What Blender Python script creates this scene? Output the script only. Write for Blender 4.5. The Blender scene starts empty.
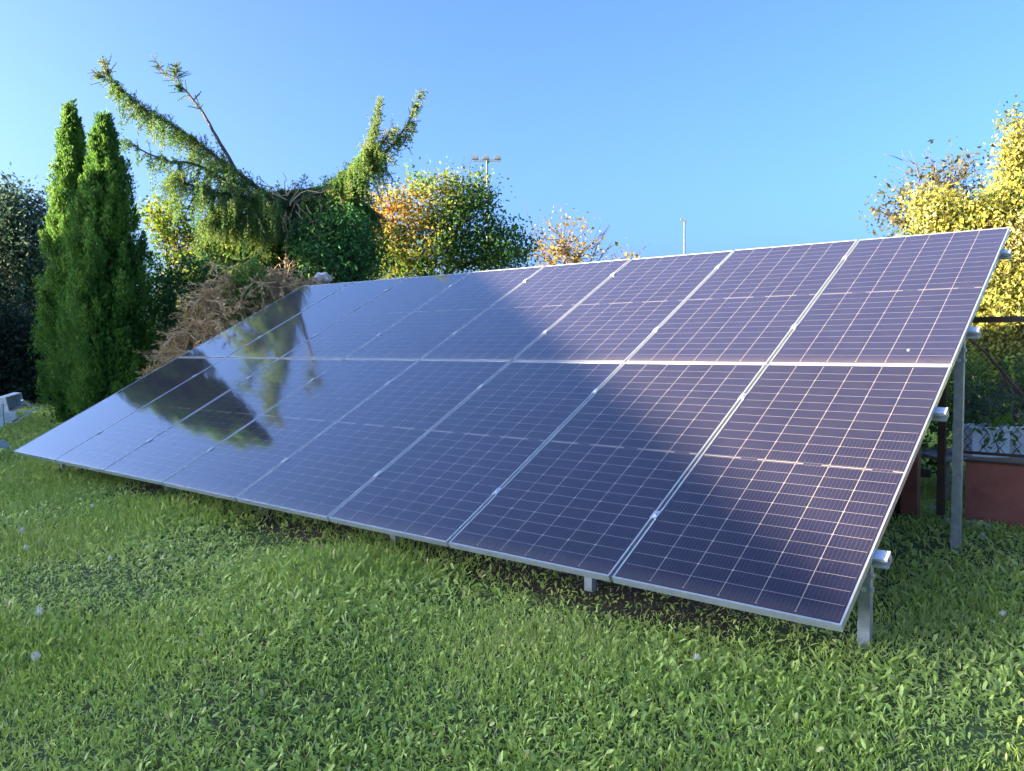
import bpy, bmesh, math, random
import numpy as np
from mathutils import Vector, Matrix

# ------------------------------------------------------------------ camera, light, exposure
scene = bpy.context.scene
C = scene.collection
rng = np.random.default_rng(11)
random.seed(5)
Z0 = 0.22                                    # the array's lower edge is this high above the lawn
FPX = 806.96
PITCH, ROLL, YAW = -0.0533, 0.0081, 0.6914
CAM = np.array([0.968, -3.152, 1.104 + Z0])
TILT = 0.4762
def rotm():
    c, s = math.cos, math.sin
    X = np.array([[1,0,0],[0,c(PITCH),-s(PITCH)],[0,s(PITCH),c(PITCH)]])
    Y = np.array([[c(ROLL),0,s(ROLL)],[0,1,0],[-s(ROLL),0,c(ROLL)]])
    Z = np.array([[c(YAW),-s(YAW),0],[s(YAW),c(YAW),0],[0,0,1]])
    return Z @ X @ Y
R = rotm()
cam_d = bpy.data.cameras.new('camera'); cam = bpy.data.objects.new('camera', cam_d); C.objects.link(cam)
cam_d.sensor_width = 36; cam_d.lens = FPX/1024*36; cam_d.clip_end = 5000; cam_d.clip_start = 0.05
M = Matrix.Identity(4)
for i in range(3):
    M[i][0] = R[i,0]; M[i][1] = R[i,2]; M[i][2] = -R[i,1]; M[i][3] = CAM[i]
cam.matrix_world = M
scene.camera = cam

SUN = np.array([-0.64, -0.77, 0.19]); SUN /= np.linalg.norm(SUN)
w = bpy.data.worlds.new('World'); scene.world = w; w.use_nodes = True
nt = w.node_tree; nt.nodes.clear()
sky = nt.nodes.new('ShaderNodeTexSky'); sky.sky_type = 'NISHITA'; sky.sun_disc = False
sky.sun_elevation = math.asin(SUN[2]); sky.sun_rotation = math.atan2(SUN[0], SUN[1])
sky.altitude = 0; sky.air_density = 0.5; sky.dust_density = 5.0; sky.ozone_density = 4.7
bg = nt.nodes.new('ShaderNodeBackground'); bg.inputs['Strength'].default_value = 0.09
wo = nt.nodes.new('ShaderNodeOutputWorld')
nt.links.new(sky.outputs[0], bg.inputs[0]); nt.links.new(bg.outputs[0], wo.inputs[0])
sun_d = bpy.data.lights.new('sun', 'SUN'); sun = bpy.data.objects.new('sun', sun_d); C.objects.link(sun)
sun_d.energy = 4.4; sun_d.angle = math.radians(0.42); sun_d.color = (1.0, 0.82, 0.58)
sun.rotation_euler = Vector(SUN).to_track_quat('Z', 'Y').to_euler()
scene.view_settings.view_transform = 'Standard'; scene.view_settings.look = 'None'
scene.view_settings.exposure = 3.18; scene.view_settings.gamma = 1
scene.view_settings.use_curve_mapping = False
scene.render.engine = 'CYCLES'
scene.cycles.max_bounces = 8; scene.cycles.transparent_max_bounces = 4

# ------------------------------------------------------------------ helpers
def at(px, py, d):
    """a point d metres in front of the camera along the view axis"""
    v = np.array([(px-512)/FPX, 1, -(py-385.5)/FPX])
    return CAM + R @ v * d
def onground(px, py, z=0.0):
    v = R @ np.array([(px-512)/FPX, 1, -(py-385.5)/FPX])
    return CAM + v*(z-CAM[2])/v[2]
def gz(x, y):
    x = np.asarray(x, float); y = np.asarray(y, float)
    t = np.clip(y/3, 0, 1); t = t*t*(3-2*t)
    d = np.hypot(x-1, y+3)
    k = np.clip((14-d)/6, 0, 1)
    return 0.03*t + k*(0.018*np.sin(x*1.9+y*0.7)+0.012*np.sin(x*0.8-y*2.3+1)+0.01*np.sin(3.7*x+2.9*y)) - 0.02

def tag(o, label=None, cat=None, group=None, kind=None):
    if label: o['label'] = label
    if cat: o['category'] = cat
    if group: o['group'] = group
    if kind: o['kind'] = kind
    return o
def empty(name, loc, label, cat, group=None):
    o = bpy.data.objects.new(name, None); C.objects.link(o); o.location = Vector([float(a) for a in loc])
    o.empty_display_size = 0.2
    return tag(o, label, cat, group)
def link(name, me, mat, parent=None):
    o = bpy.data.objects.new(name, me); C.objects.link(o)
    if mat is not None and not len(me.materials): me.materials.append(mat)
    if parent is not None:
        o.parent = parent; 
        o.matrix_parent_inverse = Matrix.Translation(-parent.location) if parent.rotation_euler.x == 0 and parent.rotation_euler.z == 0 else Matrix.Identity(4)
    return o
def fastmesh(name, V, F, tint=None, smooth=False):
    """V (n,3) float, F (m,k) int with equal k"""
    me = bpy.data.meshes.new(name)
    V = np.ascontiguousarray(V, np.float32); F = np.ascontiguousarray(F, np.int32)
    me.vertices.add(len(V)); me.vertices.foreach_set('co', V.ravel())
    m, k = F.shape
    me.loops.add(m*k); me.loops.foreach_set('vertex_index', F.ravel())
    me.polygons.add(m); me.polygons.foreach_set('loop_start', np.arange(0, m*k, k, dtype=np.int32))
    me.polygons.foreach_set('loop_total', np.full(m, k, np.int32))
    if smooth: me.polygons.foreach_set('use_smooth', np.ones(m, bool))
    me.update(calc_edges=True)
    if tint is not None:
        a = me.attributes.new('tint', 'FLOAT', 'FACE'); a.data.foreach_set('value', np.ascontiguousarray(tint, np.float32))
    return me
class MB:
    """collects boxes, tubes and prisms into one mesh"""
    def __init__(s): s.V = []; s.F = []
    def add(s, V, F):
        n = len(s.V); s.V += [tuple(map(float, v)) for v in V]; s.F += [tuple(i+n for i in f) for f in F]
    def box(s, lo, hi, M=None):
        x0,y0,z0 = lo; x1,y1,z1 = hi
        V = np.array([(x0,y0,z0),(x1,y0,z0),(x1,y1,z0),(x0,y1,z0),(x0,y0,z1),(x1,y0,z1),(x1,y1,z1),(x0,y1,z1)], float)
        if M is not None: V = V @ M[0].T + M[1]
        s.add(V, [(0,3,2,1),(4,5,6,7),(0,1,5,4),(1,2,6,5),(2,3,7,6),(3,0,4,7)])
    def bar(s, a, b, w, h, up=(0,0,1)):
        a = np.array(a, float); b = np.array(b, float); d = b-a; L = np.linalg.norm(d); d /= L
        up = np.array(up, float); sx = np.cross(d, up); sx /= np.linalg.norm(sx); uz = np.cross(sx, d)
        s.box((-w/2,0,-h/2), (w/2,L,h/2), (np.stack([sx,d,uz],1), a))
    def tube(s, pts, rad, k=6, cap=True):
        P = np.array(pts, float); n = len(P)
        rad = np.broadcast_to(np.array(rad, float), (n,)) if np.ndim(rad)==0 else np.array(rad, float)
        T = np.gradient(P, axis=0); T /= np.linalg.norm(T, axis=1)[:,None]+1e-12
        a = np.array([0,0,1.]) if abs(T[0,2])<0.9 else np.array([1.,0,0])
        V = []
        u = np.cross(T[0], a); u /= np.linalg.norm(u)
        for i in range(n):
            u = u - T[i]*np.dot(u,T[i]); u /= np.linalg.norm(u); v = np.cross(T[i],u)
            for j in range(k):
                t = 2*math.pi*j/k; V.append(P[i]+rad[i]*(u*math.cos(t)+v*math.sin(t)))
        F = [(i*k+j, i*k+(j+1)%k, (i+1)*k+(j+1)%k, (i+1)*k+j) for i in range(n-1) for j in range(k)]
        if cap: F += [tuple(range(k-1,-1,-1)), tuple((n-1)*k+j for j in range(k))]
        s.add(V, F)
    def prism(s, poly, z0, z1, M=None):
        n = len(poly)
        V = np.array([(x,y,z0) for x,y in poly]+[(x,y,z1) for x,y in poly], float)
        if M is not None: V = V @ M[0].T + M[1]
        s.add(V, [tuple(range(n-1,-1,-1)), tuple(range(n,2*n))]+[(i,(i+1)%n,n+(i+1)%n,n+i) for i in range(n)])
    def sphere(s, c, r, k=10, sc=(1,1,1)):
        V = [(c[0]+r*sc[0]*math.sin(math.pi*i/k)*math.cos(2*math.pi*j/k), c[1]+r*sc[1]*math.sin(math.pi*i/k)*math.sin(2*math.pi*j/k), c[2]+r*sc[2]*math.cos(math.pi*i/k)) for i in range(k+1) for j in range(k)]
        s.add(V, [(i*k+j,(i+1)*k+j,(i+1)*k+(j+1)%k,i*k+(j+1)%k) for i in range(k) for j in range(k)])
    def mesh(s, name, smooth=False, bevel=0):
        me = bpy.data.meshes.new(name); me.from_pydata(s.V, [], s.F); me.update()
        if bevel:
            b = bmesh.new(); b.from_mesh(me)
            bmesh.ops.bevel(b, geom=b.edges[:], offset=bevel, segments=2, affect='EDGES', profile=0.7)
            b.to_mesh(me); b.free()
        if smooth: me.polygons.foreach_set('use_smooth', np.ones(len(me.polygons), bool))
        return me
    def build(s, name, mat, parent=None, smooth=False, bevel=0): return link(name, s.mesh(name, smooth, bevel), mat, parent)

def unit(a): return a/(np.linalg.norm(a, axis=-1, keepdims=True)+1e-12)
def rand_dirs(n): return unit(rng.normal(size=(n,3)))
def leaves(P, D, L, W, tint, fold=0.15, N=None):
    """diamond leaves: one bent quad pair each. P base, D direction, L length, W width (arrays)"""
    n = len(P); L = np.broadcast_to(L, n)[:,None]; W = np.broadcast_to(W, n)[:,None]
    if N is None: N = rand_dirs(n)
    S = unit(np.cross(D, N)); U = np.cross(S, D)
    mid = P + D*L*0.5 - U*L*fold*0.6
    tip = P + D*L - U*L*fold*0.4
    a = P + D*L*0.5 + S*W*0.5 ; b = P + D*L*0.5 - S*W*0.5
    V = np.stack([P, a, tip, b], 1).reshape(-1,3)
    F = np.arange(4*n).reshape(n,4)
    return V, F, tint
def leaves2(P, D, L, W, tint, bend, N):
    """broader leaves of two quads folded along the midrib, with a bent blade"""
    n = len(P); L = np.broadcast_to(L, n)[:,None]; W = np.broadcast_to(W, n)[:,None]; bend = np.broadcast_to(bend, n)[:,None]
    S = unit(np.cross(D, N)); U = unit(np.cross(S, D))
    m1 = P + D*L*0.42
    tip = P + D*L*0.98 - U*L*bend
    a = P + D*L*0.36 + S*W*0.42 + U*W*0.14 ; b = P + D*L*0.36 - S*W*0.42 + U*W*0.14
    c = P + D*L*0.76 + S*W*0.42 + U*(W*0.12-L*bend*0.45) ; e = P + D*L*0.76 - S*W*0.42 + U*(W*0.12-L*bend*0.45)
    V = np.stack([P, a, c, tip, e, b, m1], 1).reshape(-1,3)
    o = np.arange(n)[:,None]*7
    F = np.stack([o+np.array([0,1,6,5]), o+np.array([6,1,2,3]), o+np.array([6,3,4,5])], 1).reshape(-1,4)
    return V, F, np.repeat(tint, 3)
def merge(parts):
    Vs, Fs, Ts = [], [], []; n = 0
    for V, F, T in parts:
        Vs.append(V); Fs.append(F+n); Ts.append(T); n += len(V)
    return np.concatenate(Vs), np.concatenate(Fs), np.concatenate(Ts)

# ------------------------------------------------------------------ materials
class NT:
    def __init__(s, name):
        s.m = bpy.data.materials.new(name); s.m.use_nodes = True; s.t = s.m.node_tree; s.t.nodes.clear()
        s.out = s.n('ShaderNodeOutputMaterial')
    def n(s, typ, **kw):
        nd = s.t.nodes.new(typ)
        for k, v in kw.items(): setattr(nd, k, v)
        return nd
    def l(s, a, b): s.t.links.new(a, b)
    def math(s, op, a, b=None, c=None, clamp=False):
        nd = s.n('ShaderNodeMath', operation=op, use_clamp=clamp)
        for i, v in enumerate((a, b, c)):
            if v is None: continue
            if isinstance(v, (int, float)): nd.inputs[i].default_value = v
            else: s.l(v, nd.inputs[i])
        return nd.outputs[0]
    def mix(s, f, a, b):
        nd = s.n('ShaderNodeMix', data_type='RGBA')
        for i, v in ((0, f), (6, a), (7, b)):
            if isinstance(v, (int, float)): nd.inputs[i].default_value = v
            elif isinstance(v, tuple): nd.inputs[i].default_value = (*v, 1)
            else: s.l(v, nd.inputs[i])
        return nd.outputs[2]
    def noise(s, scale, detail=3, coord='Object', rough=0.55):
        tc = s.n('ShaderNodeTexCoord'); nz = s.n('ShaderNodeTexNoise')
        nz.inputs['Scale'].default_value = scale; nz.inputs['Detail'].default_value = detail; nz.inputs['Roughness'].default_value = rough
        s.l(tc.outputs[coord], nz.inputs['Vector']); return nz.outputs['Fac']
    def ramp(s, fac, stops):
        r = s.n('ShaderNodeValToRGB'); e = r.color_ramp.elements
        while len(e) < len(stops): e.new(0.5)
        for i, (p, c) in enumerate(stops): e[i].position = p; e[i].color = (*c, 1)
        s.l(fac, r.inputs[0]); return r.outputs[0]
    def prin(s, col, rough=0.6, metal=0.0, spec=0.5, bump=None, coat=0.0):
        p = s.n('ShaderNodeBsdfPrincipled')
        if isinstance(col, tuple): p.inputs['Base Color'].default_value = (*col, 1)
        else: s.l(col, p.inputs['Base Color'])
        if isinstance(rough, (int, float)): p.inputs['Roughness'].default_value = rough
        else: s.l(rough, p.inputs['Roughness'])
        p.inputs['Metallic'].default_value = metal; p.inputs['Specular IOR Level'].default_value = spec
        p.inputs['Coat Weight'].default_value = coat
        if bump is not None:
            b = s.n('ShaderNodeBump'); b.inputs['Strength'].default_value = bump[1]; b.inputs['Distance'].default_value = bump[2]
            s.l(bump[0], b.inputs['Height']); s.l(b.outputs[0], p.inputs['Normal'])
        s.l(p.outputs[0], s.out.inputs[0]); return p
def simple(name, c1, c2, scale=6, rough=0.6, metal=0.0, bump=0.0, spec=0.5):
    t = NT(name); f = t.noise(scale, 5)
    col = t.ramp(f, [(0.3, c1), (0.7, c2)])
    t.prin(col, rough, metal, spec, (f, bump, 0.01) if bump else None); return t.m
def leafmat(name, stops, trans=0.35, rough=0.65, spec=0.12, tr_tint=(1.0,1.0,0.7)):
    t = NT(name)
    a = t.n('ShaderNodeAttribute', attribute_name='tint')
    col = t.ramp(a.outputs['Fac'], stops)
    p = t.prin(col, rough, 0, spec)
    tb = t.n('ShaderNodeBsdfTranslucent')
    t.l(col, tb.inputs[0])
    mx = t.n('ShaderNodeMixShader'); mx.inputs[0].default_value = trans
    t.l(p.outputs[0], mx.inputs[1]); t.l(tb.outputs[0], mx.inputs[2]); t.l(mx.outputs[0], t.out.inputs[0])
    return t.m

m_bark = simple('bark', (0.05,0.037,0.026), (0.13,0.1,0.075), 14, 0.9, bump=0.5)
m_twig = simple('twig', (0.10,0.08,0.06), (0.2,0.16,0.12), 9, 0.9)
m_dead = simple('dead_twig', (0.34,0.23,0.12), (0.68,0.49,0.29), 3, 0.9)
m_alu = simple('aluminium', (0.50,0.52,0.54), (0.60,0.61,0.62), 30, 0.36, 0.7)
m_steel = simple('galvanised_steel', (0.27,0.29,0.30), (0.42,0.44,0.45), 25, 0.5, 0.6)
m_purlin = simple('bright_steel', (0.6,0.63,0.66), (0.75,0.77,0.78), 25, 0.35, 0.6)
m_red = simple('red_plaster', (0.30,0.10,0.075), (0.40,0.14,0.10), 5, 0.85, bump=0.3)
t = NT('red_plaster'); f1 = t.noise(5, 6); f2 = t.noise(1.7, 8, rough=0.75); f3 = t.noise(40, 4)
c = t.ramp(f1, [(0.3,(0.30,0.10,0.075)),(0.7,(0.40,0.14,0.10))])
c = t.mix(t.math('MULTIPLY', t.math('SMOOTH_MIN', t.math('MULTIPLY', t.math('SUBTRACT', f2, 0.48), 5.0), 1.0, 0.2, clamp=True), 0.6), c, (0.16,0.085,0.06))
t.prin(c, 0.9, 0, 0.2, (f3, 0.5, 0.01)); m_red = t.m
m_redmetal = simple('red_brown_paint', (0.14,0.04,0.03), (0.21,0.065,0.045), 8, 0.5)
m_darkmetal = simple('dark_brown_paint', (0.035,0.018,0.014), (0.07,0.035,0.025), 8, 0.5)
m_board = simple('dark_boards', (0.03,0.02,0.015), (0.07,0.05,0.035), 9, 0.8, bump=0.4)
m_white = simple('white_plastic', (0.62,0.64,0.65), (0.78,0.79,0.79), 6, 0.45)
m_oldwhite = simple('weathered_white_paint', (0.5,0.52,0.53), (0.78,0.8,0.8), 9, 0.6)
m_greywood = simple('weathered_wood', (0.16,0.13,0.11), (0.32,0.27,0.23), 12, 0.85, bump=0.4)
m_stone = simple('pale_stone', (0.30,0.29,0.27), (0.48,0.46,0.43), 18, 0.9, bump=0.6)
m_mast = simple('mast_paint', (0.10,0.12,0.14), (0.15,0.17,0.19), 4, 0.5)
m_lampmetal = simple('lamp_housing_paint', (0.10,0.11,0.12), (0.16,0.17,0.18), 8, 0.5)
m_render = simple('cream_render', (0.5,0.45,0.36), (0.6,0.55,0.46), 2, 0.9)
m_tile = simple('roof_tiles', (0.22,0.08,0.05), (0.32,0.13,0.09), 7, 0.8, bump=0.3)
m_glassdark = simple('window_glass', (0.02,0.025,0.03), (0.04,0.045,0.05), 2, 0.08)
m_seed = simple('dandelion_down', (0.70,0.64,0.52), (0.8,0.74,0.62), 40, 0.9)
m_stem = simple('dandelion_stem', (0.16,0.22,0.07), (0.22,0.26,0.1), 10, 0.6)
m_yellow = simple('yellow_petal', (0.7,0.5,0.02), (0.8,0.62,0.04), 40, 0.6)

G = [(0.0,(0.016,0.05,0.012)),(0.5,(0.035,0.1,0.02)),(1.0,(0.085,0.165,0.03))]
lm_thuja = leafmat('thuja_foliage', [(0,(0.05,0.13,0.024)),(0.55,(0.105,0.225,0.035)),(1,(0.18,0.30,0.045))], 0.42)
lm_spruce = leafmat('spruce_needles', [(0,(0.03,0.09,0.04)),(0.35,(0.075,0.17,0.055)),(0.65,(0.15,0.26,0.055)),(1,(0.24,0.29,0.065))], 0.4)
lm_dark = leafmat('dark_foliage', [(0,(0.035,0.07,0.04)),(0.6,(0.07,0.12,0.065)),(1,(0.12,0.17,0.10))], 0.3)
lm_lime = leafmat('lime_foliage', [(0,(0.05,0.12,0.02)),(0.5,(0.15,0.24,0.03)),(1,(0.42,0.36,0.06))], 0.4)
lm_ever = leafmat('evergreen_foliage', [(0,(0.025,0.085,0.025)),(0.6,(0.05,0.15,0.04)),(1,(0.11,0.22,0.05))], 0.3)
lm_autumn = leafmat('autumn_foliage', [(0,(0.06,0.14,0.03)),(0.35,(0.14,0.24,0.045)),(0.55,(0.25,0.26,0.05)),(0.8,(0.44,0.27,0.055)),(1,(0.46,0.19,0.045))], 0.5)
lm_gold = leafmat('golden_foliage', [(0,(0.10,0.10,0.02)),(0.5,(0.29,0.20,0.025)),(1,(0.37,0.20,0.02))], 0.35)
lm_yellow = leafmat('yellow_foliage', [(0,(0.06,0.10,0.025)),(0.25,(0.17,0.19,0.035)),(0.5,(0.31,0.28,0.045)),(0.8,(0.38,0.355,0.09)),(1,(0.40,0.38,0.18))], 0.4)
lm_olive = leafmat('olive_foliage', [(0,(0.05,0.07,0.03)),(0.6,(0.13,0.12,0.04)),(1,(0.24,0.16,0.05))], 0.45)
lm_shrub = leafmat('shrub_foliage', [(0,(0.05,0.12,0.03)),(0.6,(0.14,0.24,0.045)),(1,(0.42,0.42,0.07))], 0.4)
lm_grass = leafmat('lawn_leaves', [(0,(0.23,0.34,0.06)),(0.45,(0.40,0.51,0.09)),(0.8,(0.51,0.59,0.12)),(0.95,(0.58,0.57,0.17)),(1,(0.58,0.46,0.24))], 0.38, 0.45, 0.5)

# lawn soil
t = NT('lawn_soil')
n1 = t.noise(2.2, 8, rough=0.7); n2 = t.noise(55, 6, rough=0.7)
c = t.ramp(n1, [(0.35,(0.13,0.11,0.07)),(0.48,(0.12,0.16,0.05)),(0.6,(0.13,0.20,0.05))])
c = t.mix(t.math('MULTIPLY_ADD', n2, 2.4, -0.85, clamp=True), c, (0.05,0.055,0.025))
tcs = t.n('ShaderNodeTexCoord'); sps = t.n('ShaderNodeSeparateXYZ'); t.l(tcs.outputs['Object'], sps.inputs[0])
wv = t.math('MULTIPLY_ADD', n1, 0.6, -0.3)
yv_ = t.math('ADD', sps.outputs[1], wv)
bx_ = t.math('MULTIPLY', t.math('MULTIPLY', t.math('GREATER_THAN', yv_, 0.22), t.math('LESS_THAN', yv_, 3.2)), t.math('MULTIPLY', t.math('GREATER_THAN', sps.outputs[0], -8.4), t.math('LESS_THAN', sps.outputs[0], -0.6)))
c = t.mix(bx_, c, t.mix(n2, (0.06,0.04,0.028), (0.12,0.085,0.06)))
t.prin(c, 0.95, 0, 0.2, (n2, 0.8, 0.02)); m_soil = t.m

# solar cell sheet
PW, PH = 1.042, 2.071
PU, PV = 1.06, 2.0891
t = NT('solar_cells')
tc = t.n('ShaderNodeTexCoord'); sep = t.n('ShaderNodeSeparateXYZ'); t.l(tc.outputs['Object'], sep.inputs[0])
x, y = sep.outputs[0], sep.outputs[1]
mx_, my_, mid = 0.021, 0.026, 0.020
cw = (PW-2*mx_)/6; rh = (PH-2*my_-mid)/24
u = t.math('DIVIDE', t.math('SUBTRACT', x, mx_), cw)
hi = t.math('GREATER_THAN', y, PH/2)
yy = t.math('SUBTRACT', t.math('SUBTRACT', y, my_), t.math('MULTIPLY', hi, mid))
v = t.math('DIVIDE', yy, rh)
du = t.math('MULTIPLY', t.math('PINGPONG', u, 0.5), cw)
dv = t.math('MULTIPLY', t.math('PINGPONG', v, 0.5), rh)
inx = t.math('MULTIPLY', t.math('GREATER_THAN', u, 0.05), t.math('LESS_THAN', u, 5.95))
iny = t.math('MULTIPLY', t.math('GREATER_THAN', v, 0.05), t.math('LESS_THAN', v, 23.95))
ins = t.math('MULTIPLY', t.math('MULTIPLY', t.math('GREATER_THAN', u, -0.01), t.math('LESS_THAN', u, 6.01)), t.math('MULTIPLY', t.math('GREATER_THAN', v, 0.0), t.math('LESS_THAN', v, 24.0)))
lu = t.math('MULTIPLY', t.math('LESS_THAN', du, 0.0015), inx)
lv = t.math('MULTIPLY', t.math('LESS_THAN', dv, 0.0010), iny)
dv2 = t.math('MULTIPLY', t.math('PINGPONG', t.math('MULTIPLY', v, 0.5), 0.5), 2*rh)
dia = t.math('MULTIPLY', t.math('LESS_THAN', t.math('ADD', du, dv2), 0.0070), inx)
ymid = t.math('ABSOLUTE', t.math('SUBTRACT', y, PH/2))
strip = t.math('LESS_THAN', ymid, mid/2)
dash = t.math('MULTIPLY', t.math('LESS_THAN', ymid, 0.0030), t.math('LESS_THAN', t.math('ABSOLUTE', t.math('SUBTRACT', t.math('FRACT', t.math('ADD', t.math('MULTIPLY', u, 0.5), 0.25)), 0.5)), 0.36))
line = t.math('MULTIPLY', t.math('MAXIMUM', t.math('MAXIMUM', lu, lv), dia), ins)
line = t.math('MULTIPLY', line, t.math('SUBTRACT', 1.0, strip))
line = t.math('MAXIMUM', line, t.math('MULTIPLY', strip, 0.06))
line = t.math('MAXIMUM', line, dash)
bus = t.math('LESS_THAN', t.math('PINGPONG', t.math('MULTIPLY', u, 9.0), 0.5), 0.045)
bus = t.math('MULTIPLY', t.math('MULTIPLY', bus, ins), 0.25)
nz = t.noise(1.3, 4)
oi = t.n('ShaderNodeObjectInfo')
cell = t.ramp(t.math('MULTIPLY_ADD', oi.outputs['Random'], 0.4, t.math('MULTIPLY', nz, 0.6)), [(0.3,(0.003,0.006,0.026)),(0.7,(0.005,0.010,0.040))])
col = t.mix(bus, cell, (0.10,0.10,0.11))
col = t.mix(line, col, (0.25,0.22,0.19))
base = t.n('ShaderNodeBsdfDiffuse'); t.l(col, base.inputs['Color'])
gl = t.n('ShaderNodeBsdfGlossy'); gl.inputs['Roughness'].default_value = 0.065; gl.inputs['Color'].default_value = (1,1,1,1)
# a thin film of dust on the glass
dust = t.n('ShaderNodeBsdfDiffuse'); dust.inputs['Color'].default_value = (0.72,0.51,0.30,1)
nd = t.noise(5, 6, rough=0.7)
geo = t.n('ShaderNodeNewGeometry'); dt = t.n('ShaderNodeVectorMath', operation='DOT_PRODUCT')
t.l(geo.outputs['Normal'], dt.inputs[0]); t.l(geo.outputs['Incoming'], dt.inputs[1])
cosv = t.math('MAXIMUM', t.math('ABSOLUTE', dt.outputs['Value']), 0.05)
tau = t.math('MULTIPLY_ADD', nd, 0.014, 0.0060)
edge = t.n('ShaderNodeMapRange'); edge.inputs['From Min'].default_value = 0.10; edge.inputs['From Max'].default_value = 0.012; t.l(y, edge.inputs['Value'])
nsp = t.noise(60, 4)
tau = t.math('ADD', tau, t.math('MULTIPLY', t.math('MULTIPLY', edge.outputs[0], nsp), 0.06))          # optical depth of the film
fac = t.math('SUBTRACT', 1.0, t.math('EXPONENT', t.math('MULTIPLY', t.math('DIVIDE', tau, cosv), -1.0)))
# anti-reflection glass: little reflection face on, strong at a grazing angle
fres = t.math('MULTIPLY_ADD', t.math('POWER', t.math('SUBTRACT', 1.0, cosv), 2.85), 0.98, 0.012)
ms = t.n('ShaderNodeMixShader'); t.l(fac, ms.inputs[0]); t.l(base.outputs[0], ms.inputs[1]); t.l(dust.outputs[0], ms.inputs[2])
mg = t.n('ShaderNodeMixShader'); t.l(fres, mg.inputs[0]); t.l(ms.outputs[0], mg.inputs[1]); t.l(gl.outputs[0], mg.inputs[2])
t.l(mg.outputs[0], t.out.inputs[0])
m_cells = t.m

# ------------------------------------------------------------------ ground
def axis():
    a = [0.0]; s = 0.3
    while a[-1] < 900:
        a.append(a[-1]+s)
        if a[-1] > 14: s *= 1.35
    return np.array([-q for q in a[:0:-1]]+a)
ax = axis(); gx, gy = np.meshgrid(ax-4, ax+1, indexing='ij')
n = len(ax)
V = np.stack([gx, gy, gz(gx, gy)], -1).reshape(-1,3)
i, j = np.meshgrid(np.arange(n-1), np.arange(n-1), indexing='ij')
a = (i*n+j).ravel()
F = np.stack([a, a+n, a+n+1, a+1], 1)
tag(link('lawn_ground', fastmesh('lawn_ground', V, F, smooth=True), m_soil), kind='structure')

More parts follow.
